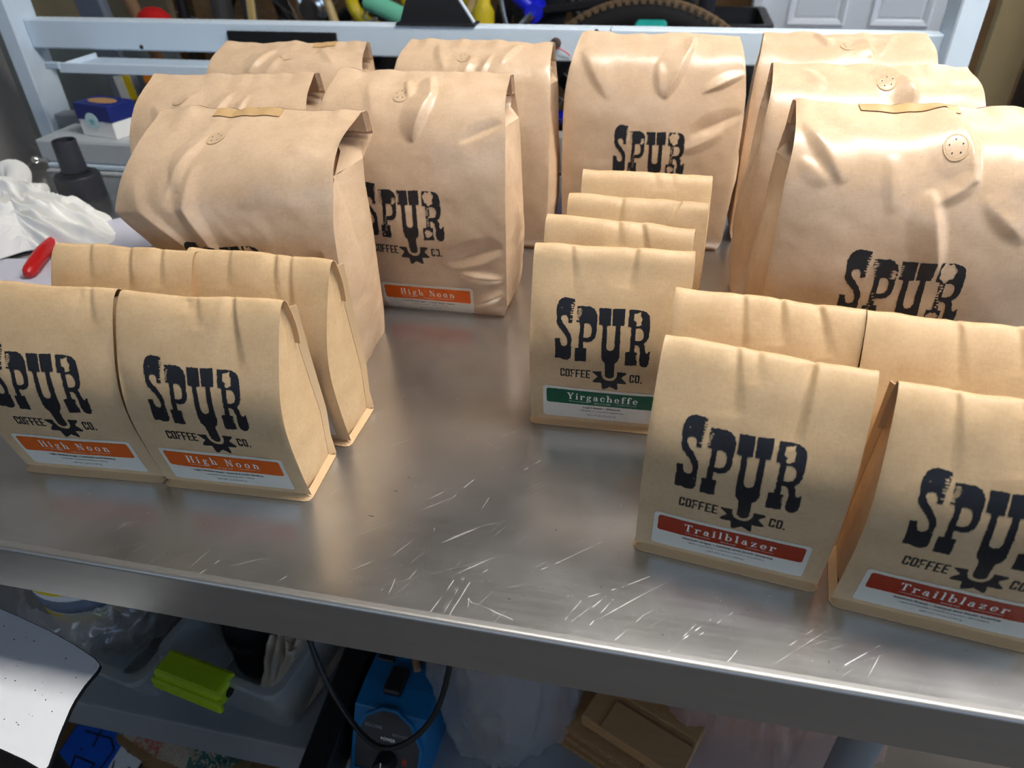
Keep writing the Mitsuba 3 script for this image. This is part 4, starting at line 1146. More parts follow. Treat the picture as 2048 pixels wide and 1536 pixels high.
wp = thing('white_paper_sheet', 'flat white paper sheet under the red handle at the left edge', 'paper')
put(wp + '__sheet', xf(rbox((-0.15, -0.10, 0), (0.15, 0.10, 0.0009), 0.0003), rotz(math.radians(8)), (-0.85, 0.70, 0)), 'm_paper')
rk = thing('red_handle_tool', 'bright red plastic tool handle lying on white paper before the cloth', 'tool')
hp = smooth_path([(-0.848, 0.735, 0.009), (-0.858, 0.765, 0.013), (-0.872, 0.80, 0.014), (-0.888, 0.845, 0.012)], 24)
put(rk + '__handle', tube(hp, np.interp(np.linspace(0, 1, 24), [0, 0.06, 0.5, 1], [0.0055, 0.0095, 0.0105, 0.008]), 16), 'm_redplastic', smooth=30)
put(rk + '__blade', xf(rbox((0, -0.006, -0.0008), (0.06, 0.006, 0.0008), 0.0003), rotz(1.9), (-0.887, 0.842, 0.010)), 'm_chrome')

# ------------------------------------------------------------------ under the table
# glossy white panel at the lower left corner of the photo
wpn = thing('white_curved_panel', 'glossy white panel with curved edge and dark specks at the lower left corner', 'panel')
out = [(-0.70, 0.352), (-0.616, 0.3405), (-0.58, 0.334), (-0.545, 0.327), (-0.51, 0.318), (-0.481, 0.309), (-0.471, 0.304), (-0.4695, 0.298), (-0.471, 0.282), (-0.470, 0.268), (-0.468, 0.259), (-0.461, 0.237), (-0.451, 0.212), (-0.452, 0.207), (-0.475, 0.212), (-0.53, 0.220), (-0.62, 0.238), (-0.70, 0.255)]
pp = Polygon(out).buffer(0.004).buffer(-0.008).buffer(0.004)
put(wpn + '__top', prism(pp.buffer(-0.0006), -0.153, -0.15), 'm_white_gloss')
put(wpn + '__edge', prism(pp.difference(pp.buffer(-0.0006)), -0.1545, -0.1503), 'm_black')
put(wpn + '__underside', prism(pp.buffer(-0.02), -0.160, -0.1532), 'm_black')
rng = np.random.default_rng(8)
sp_ = []
while len(sp_) < 46:
    x, y = rng.uniform(-0.63, -0.45), rng.uniform(0.205, 0.34)
    if pp.buffer(-0.006).contains(Point(x, y)):
        sp_.append(xf(trimesh.creation.icosphere(1, rng.uniform(0.00025, 0.0007)), np.diag([1.3, 0.8, 0.5]), (x, y, -0.1498)))
cg = thing('coffee_specks', 'dark coffee specks scattered on the glossy white panel', 'specks')
put(cg, join(*sp_), 'm_speck', kind='stuff')
st_ = thing('panel_stand', 'dark stand under the glossy white panel at lower left', 'stand')
put(st_ + '__column', tube([(-0.62, 0.28, -0.16), (-0.62, 0.28, FLOOR + 0.02)], 0.025, 20), 'm_black', smooth=30)
put(st_ + '__base', xf(lathe([(0, FLOOR), (0.085, FLOOR), (0.085, FLOOR + 0.01), (0.03, FLOOR + 0.025), (0, FLOOR + 0.025)], 30), None, (-0.62, 0.28, 0)), 'm_black', smooth=30)


def bin_mesh(w, d, h, taper, rim, th=0.003):
    """open tapered bin with rounded corners, standing at z = 0, with an outward rim"""
    def loop(k, grow):
        o = rrect(-w / 2 * k - grow, -d / 2 * k - grow, w / 2 * k + grow, d / 2 * k + grow, 0.018 * k)
        n = 72
        return np.array([o.exterior.interpolate(q, True).coords[0] for q in np.linspace(0, 1, n)])
    rows = []
    for z, k, g in ((0.0, taper, -0.02), (0.0, taper, 0), (h * 0.5, (1 + taper) / 2, 0), (h * 0.9, 1 - (1 - taper) * 0.1, 0), (h * 0.93, 1.0, 0), (h, 1.0, 0.0005), (h, 1.0, rim), (h - 0.008, 1.0, rim + 0.001)):
        l = loop(k, g)
        rows.append(np.c_[l, np.full(len(l), z)])
    floor_ = prism(rrect(-w / 2 * taper, -d / 2 * taper, w / 2 * taper, d / 2 * taper, 0.018), 0.0005, 0.0025)
    return join(sheet(np.array(rows), th * 0.5), floor_)


# clear tote with the lime latch
tt = thing('clear_tote', 'clear plastic tote with lime green latch on the undershelf, holding cloth', 'container')
RT, TT = rotz(math.radians(-9)), np.array([-0.505, 0.602, SH])
put(tt + '__bin', xf(bin_mesh(0.185, 0.27, 0.138, 0.86, 0.010), RT, TT), 'm_clear', smooth=40)
lk_ = put(tt + '__latch', xf(rbox((-0.082, -0.170, 0.112), (0.030, -0.130, 0.142), 0.006), RT, TT), 'm_lime', label='lime green latch')
put(lk_ + '__lip', xf(rbox((-0.0835, -0.175, 0.108), (0.0315, -0.166, 0.130), 0.003), RT, TT), 'm_lime')
hole = xf(lathe([(0, 0), (0.008, 0), (0.008, 0.001), (0, 0.001)], 14), RT @ roty(math.pi / 2), RT @ np.array([0.0298, -0.15, 0.125]) + TT)
put(lk_ + '__pin_hole', hole, 'm_black')
rl_ = thing('black_fabric_roll', 'black rolled fabric upright inside the clear tote behind the lime latch', 'roll')
put(rl_ + '__roll', xf(lathe([(0, 0.004), (0.040, 0.004), (0.042, 0.012), (0.041, 0.06), (0.043, 0.105), (0.039, 0.13), (0.025, 0.135), (0.022, 0.128), (0, 0.126)], 30), None, RT @ np.array([-0.035, -0.03, 0]) + TT), 'm_black_matte', smooth=40)
put(rl_ + '__strap', xf(lathe([(0.0428, 0.07), (0.0445, 0.071), (0.0445, 0.084), (0.0428, 0.085)], 30), None, RT @ np.array([-0.035, -0.03, 0]) + TT), 'm_black', smooth=40)


def mound(w, d, h, seed, fx=2.4, base=0.0, n=70, sharp=1.6):
    gu, gv = np.meshgrid(np.linspace(-1, 1, n), np.linspace(-1, 1, n))
    m = np.maximum(np.abs(gu), np.abs(gv))
    r = np.sqrt(gu ** 2 + gv ** 2) + 1e-6
    sq = m / r
    env = np.clip(1 - m ** 2.5, 0, 1)
    f = 1 - np.abs(2 * meshkit.fbm(np.dstack([gu * fx + seed, gv * fx * 0.7, 0 * gu + seed]), 3, seed) - 1)
    return np.dstack([gu * (0.6 + 0.4 * sq) * w / 2, gv * (0.6 + 0.4 * sq) * d / 2, base + env ** 0.6 * h * (0.35 + 0.75 * f ** sharp)])


bc = thing('beige_cloth', 'beige cotton cloth stuffed in the clear tote beside the black roll', 'cloth')
put(bc + '__heap', xf(sheet(mound(0.085, 0.17, 0.115, 3, 2.0), 0.002), RT, RT @ np.array([0.042, -0.015, 0.006]) + TT), 'm_beige', smooth=True)

b2 = thing('clear_bin', 'clear empty plastic bin left of the lime latched tote', 'container')
put(b2 + '__bin', xf(bin_mesh(0.10, 0.19, 0.085, 0.84, 0.012), rotz(math.radians(-10)), (-0.700, 0.565, SH)), 'm_clear', smooth=40)

bu = thing('yellow_banded_bucket', 'white bucket with yellow and grey bands inside a plastic bag', 'bucket')
pb = [(0, 0), (0.075, 0), (0.08, 0.006), (0.088, 0.10), (0.092, 0.17), (0.094, 0.172), (0.094, 0.19), (0.09, 0.192), (0.084, 0.19), (0.08, 0.02), (0, 0.02)]
BP = (-0.835, 0.615, SH)
put(bu + '__pail', xf(lathe(pb, 44), None, BP), 'm_white', smooth=30)
for z0, z1, mt in ((0.075, 0.10, 'm_yellow'), (0.105, 0.135, 'm_slate'), (0.15, 0.168, 'm_yellow')):
    r0, r1 = np.interp([z0, z1], [0.006, 0.17], [0.0805, 0.0925])
    put(bu + '__band', xf(lathe([(r0, z0), (r0 + 0.0012, z0 + 0.0005), (r1 + 0.0012, z1 - 0.0005), (r1, z1)], 44), None, BP), mt, smooth=30)


def film_bag(w, d, h, seed, n=120):
    """thin crinkled plastic bag, closed at the base, open towards the top"""
    th = np.linspace(0, 2 * np.pi, n)
    zz = np.linspace(0, 1, 50)
    T_, Z_ = np.meshgrid(th, zz)
    f = meshkit.fbm(np.dstack([np.cos(T_) * 2.2 + seed, np.sin(T_) * 2.2, Z_ * 2.2]), 4, seed)
    g = 1 - np.abs(2 * meshkit.fbm(np.dstack([np.cos(T_) * 7, np.sin(T_) * 7 + seed, Z_ * 2.5]), 3, seed + 2) - 1)
    R_b = (0.80 + 0.16 * np.sin(np.pi * np.clip(Z_ * 0.9 + 0.12, 0, 1))) * (0.80 + 0.30 * f + 0.16 * g)
    R_b[:, -1] = R_b[:, 0]
    return np.dstack([np.cos(T_) * w / 2 * R_b, np.sin(T_) * d / 2 * R_b, Z_ * h * (0.93 + 0.12 * f)])


pbag = thing('bucket_plastic_bag', 'thin translucent plastic bag pulled around the yellow banded bucket', 'plastic bag')
put(pbag + '__film', xf(sheet(film_bag(0.24, 0.24, 0.12, 6), 0.0005), None, (-0.835, 0.615, SH + 0.002)), 'm_film', smooth=True)

# black upright bar
bb = thing('black_flat_bar', 'black flat bar leaning between the clear tote and the blue machine', 'bar')
put(bb + '__bar', xf(rbox((-0.020, 0.0, 0.003), (0.020, 0.52, 0.075), 0.003), rotz(math.radians(3)), (-0.362, 0.345, SH)), 'm_black')
put(bb + '__end_cap', xf(rbox((-0.0205, -0.008, 0.002), (0.0205, 0.0, 0.076), 0.003), rotz(math.radians(3)), (-0.362, 0.345, SH)), 'm_rubber')

# blue sealing machine
dv = thing('blue_sealer', 'blue table sealer with black control panel and knob on the undershelf', 'machine')
RD, TD = rotz(math.radians(-3)), np.array([-0.284, 0.418, SH])
side = Polygon([(0, 0), (0.34, 0), (0.34, 0.112), (0.09, 0.112), (0.056, 0.106), (0.012, 0.026), (0, 0.016)])
body = xf(prism(side.buffer(-0.004).buffer(0.004), -0.052, 0.052), np.array([[0, 0, 1.0], [1, 0, 0], [0, 1, 0]]))
put(dv + '__housing', xf(body, RD, TD), 'm_device')
# control panel on the slanted front
pn = np.array([0, 0.012, 0.026]), np.array([0, 0.056, 0.106])
up = (pn[1] - pn[0]) / np.linalg.norm(pn[1] - pn[0])
nrm = np.cross([1, 0, 0], up)
RP = np.stack([[1, 0, 0], up, nrm], 1)


def on_panel(mesh):
    return xf(xf(mesh, RP, pn[0]), RD, TD)


arch_ = Polygon([(-0.044, 0.004), (0.044, 0.004), (0.046, 0.05), (0.030, 0.080), (0.008, 0.094), (-0.010, 0.094), (-0.032, 0.080), (-0.046, 0.05)])
cpn = put(dv + '__control_panel', on_panel(prism(arch_, 0, 0.003)), 'm_panel_dark', label='black control panel')
put(cpn + '__bezel', on_panel(prism(arch_.buffer(0.004).difference(arch_), 0, 0.005)), 'm_device')
for txt, x, y, hh, mt in (('SEALING', -0.022, 0.066, 0.0042, 'm_grey'), ('RECYCLING', 0.020, 0.060, 0.0036, 'm_grey'), ('POWER', 0.0, 0.051, 0.0042, 'm_cream'), ('8', 0.026, 0.022, 0.009, 'm_redprint')):
    v, f = small_text(txt, hh, x, y)
    put(cpn + '__marking', on_panel(xf(trimesh.Trimesh(np.c_[v, np.full(len(v), 0.0034)], f, process=False))), mt)
kn = put(dv + '__knob', on_panel(xf(lathe([(0, 0), (0.014, 0), (0.0145, 0.003), (0.0125, 0.022), (0.0105, 0.025), (0, 0.025)], 26), None, (0.002, 0.024, 0.003))), 'm_black', smooth=30, label='black control knob')
put(kn + '__pointer', on_panel(cbox((0.002, 0.031, 0.028), (0.0015, 0.010, 0.001), 0.0003)), 'm_cream')
put(dv + '__top_plate', xf(rbox((0.008, 0.13, 0.111), (0.047, 0.34, 0.116), 0.002), RD, TD), 'm_panel_dark')
put(dv + '__top_plate', xf(rbox((-0.047, 0.12, 0.111), (-0.022, 0.34, 0.116), 0.002), RD, TD), 'm_black')
put(dv + '__switch', xf(rbox((-0.020, 0.075, 0.108), (0.006, 0.115, 0.120), 0.003), RD, TD), 'm_black')
put(dv + '__copper_arm', xf(tube(smooth_path([(0.016, 0.115, 0.118), (0.006, 0.135, 0.120), (-0.004, 0.17, 0.119), (0.002, 0.25, 0.119), (0.004, 0.33, 0.119)], 30), 0.0055, 10), RD, TD), 'm_wood', smooth=30)
cd = thing('black_power_cord', 'black power cord looping down in front of the blue sealer', 'cord')
cpath = smooth_path([(-0.385, 0.54, -0.13), (-0.395, 0.51, -0.28), (-0.365, 0.47, -0.385), (-0.315, 0.435, -0.43), (-0.27, 0.415, -0.435), (-0.225, 0.425, -0.41), (-0.19, 0.46, -0.33), (-0.185, 0.50, -0.22), (-0.19, 0.53, -0.12)], 90)
put(cd + '__cable', tube(cpath, 0.0036, 10), 'm_black', smooth=True)

# plastic film and cardboard
fb = thing('clear_plastic_bag', 'crumpled clear plastic bag between the blue sealer and the cardboard', 'plastic bag')
put(fb + '__film', xf(sheet(film_bag(0.22, 0.26, 0.25, 12), 0.0005), None, (-0.148, 0.60, SH + 0.002)), 'm_film', smooth=True)
put(fb + '__inner_film', xf(sheet(film_bag(0.16, 0.2, 0.19, 15), 0.0005), None, (-0.148, 0.60, SH + 0.004)), 'm_film', smooth=True)
cs = [(-0.022 + 0.004 * ((i * 7) % 3 - 1), 0.578 + 0.003 * ((i * 5) % 3 - 1), 24 + ((i * 11) % 5) - 2, 0.20, 0.11) for i in range(7)]
ordn = ['bottom', 'second', 'third', 'fourth', 'fifth', 'sixth', 'top']
for i, (x, y, a, w_, d_) in enumerate(cs):
    k = thing('flattened_carton', '%s flattened corrugated carton of the stack beside the clear plastic bag' % ordn[i], 'cardboard', 'flattened cartons on the undershelf')
    z = SH + 0.001 + i * 0.0075
    R_ = rotz(math.radians(-a))
    put(k + '__liner', xf(rbox((-w_ / 2, -d_ / 2, 0.0058), (w_ / 2, d_ / 2, 0.0072), 0.0004), R_, (x, y, z)), 'm_card')
    put(k + '__core', xf(rbox((-w_ / 2 + 0.001, -d_ / 2 + 0.001, 0.0012), (w_ / 2 - 0.001, d_ / 2 - 0.001, 0.0060), 0.0004), R_, (x, y, z)), 'm_corr')
    put(k + '__liner', xf(rbox((-w_ / 2, -d_ / 2, 0), (w_ / 2, d_ / 2, 0.0013), 0.0004), R_, (x, y, z)), 'm_card')
k = thing('cardboard_box', 'tan cardboard box with folded flap under the pinkish plastic bag', 'cardboard')
R_ = rotz(math.radians(-24))
put(k + '__body', xf(rbox((-0.06, -0.075, 0), (0.085, 0.07, 0.022), 0.002), R_, (0.052, 0.578, SH + 0.058)), 'm_card')
put(k + '__flap', xf(rbox((-0.062, -0.02, 0.0225), (0.085, 0.07, 0.026), 0.001), R_, (0.052, 0.578, SH + 0.058)), 'm_card')
put(k + '__inner_flap', xf(rbox((-0.030, -0.077, 0.0225), (0.086, -0.03, 0.0255), 0.001), R_, (0.052, 0.578, SH + 0.058)), 'm_card')
pk_ = thing('pinkish_plastic_bag', 'shiny pinkish plastic bag draped over the cardboard near the table leg', 'plastic bag')
gm = mound(0.36, 0.32, 0.22, 21, 4.5, 0.0, 110, 1.0)
put(pk_ + '__film', xf(sheet(gm, 0.0008), rotz(0.2), (0.20, 0.70, SH + 0.002)), 'm_film_pink', smooth=True)
put(pk_ + '__inner_wrap', xf(sheet(mound(0.2, 0.22, 0.15, 24, 2.2, 0.0, 60, 1.0), 0.002), rotz(0.2), (0.22, 0.70, SH + 0.002)), 'm_beige', smooth=True)
wb = thing('white_carton', 'white carton standing behind the pinkish plastic bag', 'box')
put(wb + '__body', rbox((0.20, 0.86, SH), (0.33, 0.98, SH + 0.22), 0.003), 'm_white')
put(wb + '__lid', rbox((0.198, 0.858, SH + 0.17), (0.332, 0.982, SH + 0.222), 0.003), 'm_white')

# things on the floor below the shelf
bsk = thing('burlap_sack', 'brown burlap sack lying on the floor under the shelf', 'sack')
gm = mound(0.86, 0.80, 0.022, 31, 3.0, 0.0, 90, 1.0)
put(bsk + '__cloth', xf(sheet(gm, 0.004), None, (-0.68, 0.62, FLOOR + 0.003)), 'm_burlap', smooth=True)
zt_ = FLOOR + 0.03
bt_ = thing('blue_label_board', 'bright blue card with black handwriting at the bottom left', 'card')
RL, TL = rotz(math.radians(2)), np.array([-0.925, 0.478, zt_])
put(bt_ + '__card', xf(rbox((-0.065, -0.085, 0), (0.043, 0.070, 0.002), 0.0006), RL, TL), 'm_bluetape')


def strokes(lines, r, z0, z1):
    return prism(unary_union([LineString([(1.35 * x, 1.35 * y + 0.02) for x, y in l] if r < 0.01 else l).buffer(r, quad_segs=3) for l in lines]), z0, z1)


hand = [[(-0.030, 0.030), (0.012, 0.026), (0.026, 0.012), (0.024, -0.012), (0.020, -0.016)], [(-0.010, 0.040), (-0.006, 0.012)], [(-0.020, 0.006), (-0.019, 0.005)],
        [(-0.022, -0.004), (-0.014, -0.030)], [(-0.022, -0.004), (0.012, -0.010), (0.004, -0.035)], [(-0.02, -0.045), (0.02, -0.05)]]
put(bt_ + '__handwriting', xf(strokes(hand, 0.0016, 0.002, 0.0026), RL, TL), 'm_ink')
wl = thing('white_label_card', 'white card with black handwriting next to the blue card', 'card')
put(wl + '__card', xf(rbox((0.0435, -0.085, 0), (0.098, 0.070, 0.0016), 0.0005), RL, TL), 'm_white')
th_ = np.linspace(0.6, 5.4, 16)
h2 = [[(0.056 + 0.014 * math.cos(t), 0.028 + 0.016 * math.sin(t)) for t in th_], [(0.040, -0.002), (0.044, -0.014), (0.056, -0.016), (0.066, -0.006)], [(0.045, -0.03), (0.065, -0.034)]]
put(wl + '__handwriting', xf(strokes([[(x - 0.004, y) for x, y in l] for l in h2], 0.0015, 0.0016, 0.0022), RL, TL), 'm_ink')
sb_ = thing('card_backing', 'dark board under the blue and white handwritten cards', 'board')
put(sb_ + '__board', xf(rbox((-0.07, -0.09, -0.008), (0.10, 0.072, -0.0002), 0.002), RL, TL), 'm_darkwood')
put(sb_ + '__foot', xf(rbox((-0.06, -0.085, FLOOR - zt_), (0.09, 0.065, -0.008), 0.002), RL, TL), 'm_black')
# knitted mat: rows of stitches
km = thing('knitted_mat', 'knitted mat in cream, red and green below the shelf edge', 'mat')
gm = mound(0.30, 0.16, 0.06, 44, 1.7, 0.0, 60, 1.0)
RM, TM = rotz(math.radians(-12)), np.array([-0.775, 0.575, FLOOR + 0.012])
put(km + '__base', xf(sheet(gm, 0.006), RM, TM), 'm_burlap', smooth=True)
rngk = np.random.default_rng(3)
sts = {'m_knit': [], 'm_knit_green': [], 'm_knit_red': []}
iy, ix = np.mgrid[6:54:1, 4:56:1]
cone = trimesh.creation.icosphere(1, 1.0)
for j, i in zip(iy.ravel(), ix.ravel()):
    mt = 'm_knit_green' if (i > 42 or i < 9) and rngk.random() < 0.6 else ('m_knit_red' if 16 < i < 30 and rngk.random() < 0.5 else 'm_knit')
    p = gm[j, i] + np.array([0, 0, 0.0035])
    sts[mt].append((np.asarray(cone.vertices) * [0.0020, 0.0030, 0.0018] @ rotz(0.6 if (i + j) % 2 else -0.6).T + p))
for mt, vs in sts.items():
    n = len(cone.vertices)
    put(km + '__stitches', xf(trimesh.Trimesh(np.vstack(vs), np.vstack([cone.faces + n * q for q in range(len(vs))]), process=False), RM, TM), mt, smooth=True, kind='stuff')

# ------------------------------------------------------------------ door in the back wall
DY = 3.0
DX0, DX1 = 0.288, 0.93
struct('door_1', rbox((DX0, DY + 0.012, FLOOR + 0.01), (DX1, DY + 0.05, 1.15), 0.002), 'm_door', label='white panelled door at the back right')
for (x0, x1) in ((DX0 + 0.085, DX0 + 0.285), (DX0 + 0.365, DX0 + 0.565)):
    for z0, z1 in ((-0.022, 0.62), (-0.74, -0.10)):
        a, b = np.array([x0, z0]), np.array([x1, z1])
        fr_ = Polygon([(x0, z0), (x1, z0), (x1, z1), (x0, z1)])
        rows = []
        for off, y in ((0.0, 0.0118), (0.006, 0.0035), (0.020, 0.0085), (0.030, 0.0155), (0.032, 0.0155)):
            q = fr_.buffer(-off, join_style=2)
            c = np.array(q.exterior.coords)
            rows.append(np.c_[c[:, 0], np.full(len(c), DY + y), c[:, 1]])
        q = fr_.buffer(-0.030, join_style=2).bounds
        pm = join(grid_mesh(np.array(rows)), rbox((q[0], DY + 0.010, q[1]), (q[2], DY + 0.016, q[3]), 0.002))
        put('door_1__panel', pm, 'm_door')
struct('trim_1', rbox((DX1 + 0.004, DY - 0.02, FLOOR), (DX1 + 0.035, DY + 0.06, 1.2), 0.004), 'm_wood', label='door casing')
struct('trim_2', rbox((DX0 - 0.04, DY - 0.02, FLOOR), (DX0 - 0.004, DY + 0.06, 1.2), 0.004), 'm_door', label='door casing')
struct('wall_inner', plane_box((-2.6, DY + 0.052, FLOOR), (3.2, DY + 0.09, CEIL)), 'm_brownwall')

# boards and panels at the right
bd = thing('grey_brown_board', 'weathered grey brown board standing right of the pale frame post', 'board')
put(bd + '__board', xf(rbox((0, 0, FLOOR), (0.085, 0.03, 1.1), 0.003), None, (0.69, 1.95, 0)), 'm_olive')
put(bd + '__bolt', xf(lathe([(0, 0), (0.007, 0), (0.007, 0.003), (0, 0.004)], 12), rotx(math.pi / 2), (0.715, 1.95, 0.24)), 'm_speck')
d2 = thing('dark_brown_post', 'dark brown wooden post at the upper right', 'post')
put(d2 + '__post', rbox((0.785, 1.90, FLOOR), (0.885, 1.97, 1.1), 0.004), 'm_darkwood')
put(d2 + '__red_sign', rbox((0.795, 1.893, 0.20), (0.90, 1.90, 0.42), 0.002), 'm_darkred')
d3 = thing('wooden_batten', 'thin light wooden batten leaning at the upper right corner', 'batten')
put(d3 + '__stick', rbox((0.862, 1.78, FLOOR), (0.880, 1.80, 1.1), 0.002), 'm_wood')
put(d3 + '__end_cap', rbox((0.860, 1.778, FLOOR), (0.882, 1.802, FLOOR + 0.03), 0.002), 'm_rubber')
d4 = thing('black_machine_panel', 'large black machine panel at the right edge beyond the table', 'machine')
put(d4 + '__panel', rbox((0.72, 1.20, FLOOR), (1.5, 1.74, 0.9), 0.006), 'm_black')
put(d4 + '__knob', xf(lathe([(0, 0), (0.018, 0), (0.018, 0.012), (0.012, 0.02), (0, 0.02)], 20), rotx(math.pi / 2), (0.80, 1.20, -0.02)), 'm_rubber', smooth=30)

# ------------------------------------------------------------------ bicycles
def wheel(t, name, C, R, ax, tyre_r, tan=True, spokes=28, knobs=False):
    """wheel about the axis ax through C"""
    ax = np.array(ax, float) / np.linalg.norm(ax)
    e1 = np.cross(ax, [0, 0, 1.0])
    e1 /= np.linalg.norm(e1)
    e2 = np.cross(ax, e1)
    C = np.array(C, float)

    def circ(r, n, off=0.0):
        a = np.linspace(0, 2 * np.pi, n, endpoint=False)
        return C + ax * off + r * (np.cos(a)[:, None] * e1 + np.sin(a)[:, None] * e2)
    w = t + '__' + name
    w = put(w, tube(circ(R, 72), tyre_r, 16, closed=True), 'm_tyre', smooth=True)
    put(w + '__rim', tube(circ(R - tyre_r * 1.05, 72), 0.010, 10, closed=True), 'm_black', smooth=True)
    if tan:
        put(w + '__tread', tube(circ(R + tyre_r * 0.72, 90), tyre_r * 0.42, 8, closed=True), 'm_tread', smooth=True)
    if knobs:
        vs = []
        kb_ = trimesh.creation.box(extents=(0.012, 0.010, 0.007))
        for row, off in enumerate((-0.022, -0.008, 0.008, 0.022)):
            for q in range(110):
                a = 2 * np.pi * (q + 0.5 * (row % 2)) / 110
                rad = math.cos(a) * e1 + math.sin(a) * e2
                tgv = -math.sin(a) * e1 + math.cos(a) * e2
                rr_ = R + math.sqrt(max(tyre_r ** 2 - off ** 2, 0)) + 0.001
                M = np.stack([ax, tgv, rad], 1)
                vs.append(np.asarray(kb_.vertices) @ M.T + C + ax * off + rad * rr_)
        n = len(kb_.vertices)
        put(w + '__tread_knobs', trimesh.Trimesh(np.vstack(vs), np.vstack([kb_.faces + n * q for q in range(len(vs))]), process=False), 'm_tread', kind='stuff')
    put(w + '__hub', tube([C - ax * 0.04, C + ax * 0.04], 0.018, 16), 'm_chrome', smooth=30)
    for q in range(spokes):
        a = 2 * np.pi * q / spokes
        b = a + (0.5 if q % 2 else -0.5)
        p0 = C + ax * (0.025 if q % 4 < 2 else -0.025) + 0.017 * (math.cos(b) * e1 + math.sin(b) * e2)
        p1 = C + (R - tyre_r * 1.1) * (math.cos(a) * e1 + math.sin(a) * e2)
        put(w + '__spoke', tube([p0, p1], 0.0013, 5, caps=False), 'm_chrome', smooth=True)


def bike(t, bbx, y, z, k, col, dirx=1, tilt=0.0):
    """frame tubes of a bicycle seen from its side; bottom bracket at (bbx, y, z)"""
    def P(x, zz, dy=0):
        return np.array([bbx + dirx * x * k, y + dy + tilt * x * k, z + zz * k])
    BBp, ST, HT0, HT1, RA, FA = P(0, 0), P(-0.16, 0.50), P(0.43, 0.34), P(0.39, 0.50), P(-0.42, 0.05), P(0.60, 0.05)
    put(t + '__down_tube', tube([BBp, HT0], 0.024 * k, 16), col, smooth=30)
    put(t + '__seat_tube', tube([BBp, ST], 0.018 * k, 16), col, smooth=30)
    put(t + '__top_tube', tube([ST + (BBp - ST) * 0.08, HT1], 0.018 * k, 16), col, smooth=30)
    put(t + '__head_tube', tube([HT0 - (HT1 - HT0) * 0.2, HT1 + (HT1 - HT0) * 0.2], 0.022 * k, 16), col, smooth=30)
    for s in (-1, 1):
        o = np.array([0, 0.05 * s, 0])
        put(t + '__chain_stay', tube([BBp + o * 0.4, RA + o], 0.010 * k, 10), 'm_black', smooth=30)
        put(t + '__seat_stay', tube([ST + (BBp - ST) * 0.1 + o * 0.3, RA + o], 0.008 * k, 10), col, smooth=30)
        put(t + '__fork_blade', tube([HT0 + o * 0.8, FA + o], 0.014 * k, 12), 'm_black', smooth=30)
    put(t + '__bottom_bracket', tube([BBp - [0, 0.045, 0], BBp + [0, 0.045, 0]], 0.026 * k, 18), col, smooth=30)
    put(t + '__chainring', tube([BBp + [0, 0.06, 0], BBp + [0, 0.064, 0]], 0.085 * k, 40), 'm_black', smooth=30)
    put(t + '__crank', tube([BBp + [0, -0.06, 0], P(0.12, -0.12, -0.06)], 0.011 * k, 10), 'm_chrome', smooth=30)
    put(t + '__pedal', cbox(P(0.12, -0.12, -0.11), (0.09, 0.08, 0.02), 0.004), 'm_black')
    put(t + '__seat_post', tube([ST, P(-0.205, 0.64)], 0.0135 * k, 12), 'm_black', smooth=30)
    put(t + '__saddle', rbox(P(-0.33, 0.64, -0.06), P(-0.06, 0.68, 0.06), 0.02), 'm_black')
    bar = P(0.375, 0.60)
    put(t + '__handlebar', tube([bar + [0, -0.20, 0], bar + [0, 0.20, 0]], 0.013, 12), 'm_black', smooth=30)
    return RA, FA


bk = thing('blue_bicycle', 'bicycle with bright blue frame and big black tyre behind the beam', 'bicycle')
RA, FA = bike(bk, -0.42, 2.32, 0.115, 1.0, 'm_blueframe', -1, 0.0)
wheel(bk, 'wheel', (-0.082, 2.05, -0.175), 0.325, (0.1, 1, 0), 0.036, tan=True, knobs=True)
wheel(bk, 'wheel', (-0.52, 2.22, -0.27), 0.31, (0.0, 1, 0), 0.022, tan=True)
put(bk + '__lower_tube', tube([(-0.50, 2.30, -0.17), (-0.22, 2.25, -0.175)], 0.02, 14), 'm_blueframe', smooth=30)

yb = thing('yellow_bicycle', 'bicycle with yellow frame and mint grip behind the beam, left of the black stand', 'bicycle')
RA, FA = bike(yb, -0.86, 2.55, -0.02, 0.95, 'm_yellow', 1, 0.0)
wheel(yb, 'wheel', RA + [-0.02, 0, -0.02], 0.31, (0, 1, 0), 0.022, tan=False)
wheel(yb, 'wheel', FA + [0.02, 0, -0.02], 0.31, (0, 1, 0), 0.022, tan=False)
put(yb + '__rear_arm', tube(smooth_path([(-0.93, 2.25, 0.19), (-0.965, 2.25, 0.14), (-0.94, 2.25, 0.10), (-0.89, 2.25, 0.075)], 16), 0.019, 12), 'm_yellow', smooth=30)
put(yb + '__spring', tube(smooth_path([(-0.925 + 0.012 * math.cos(t * 5) + 0.02 * t, 2.235, 0.115 - 0.012 * t + 0.008 * math.sin(t * 5)) for t in np.linspace(0, 3, 40)], 80), 0.003, 6), 'm_chrome', smooth=True)
put(yb + '__grip', tube([(-0.895, 2.20, 0.155), (-0.72, 2.16, 0.095)], 0.026, 16), 'm_mint', smooth=30, label='mint green grip')
put(yb + '__bottle', xf(lathe([(0, 0), (0.030, 0), (0.034, 0.02), (0.032, 0.10), (0.02, 0.12), (0.018, 0.15), (0, 0.15)], 24), roty(0.05), (-0.575, 2.28, 0.02)), 'm_yellow', smooth=30)
put(yb + '__brace', tube([(-0.64, 2.30, 0.06), (-0.55, 2.32, 0.24)], 0.02, 12), 'm_gold', smooth=30)
put(yb + '__cable', tube(smooth_path([(-0.50, 2.2, 0.18), (-0.49, 2.2, 0.12), (-0.47, 2.2, 0.06)], 12), 0.006, 8), 'm_chrome', smooth=True)

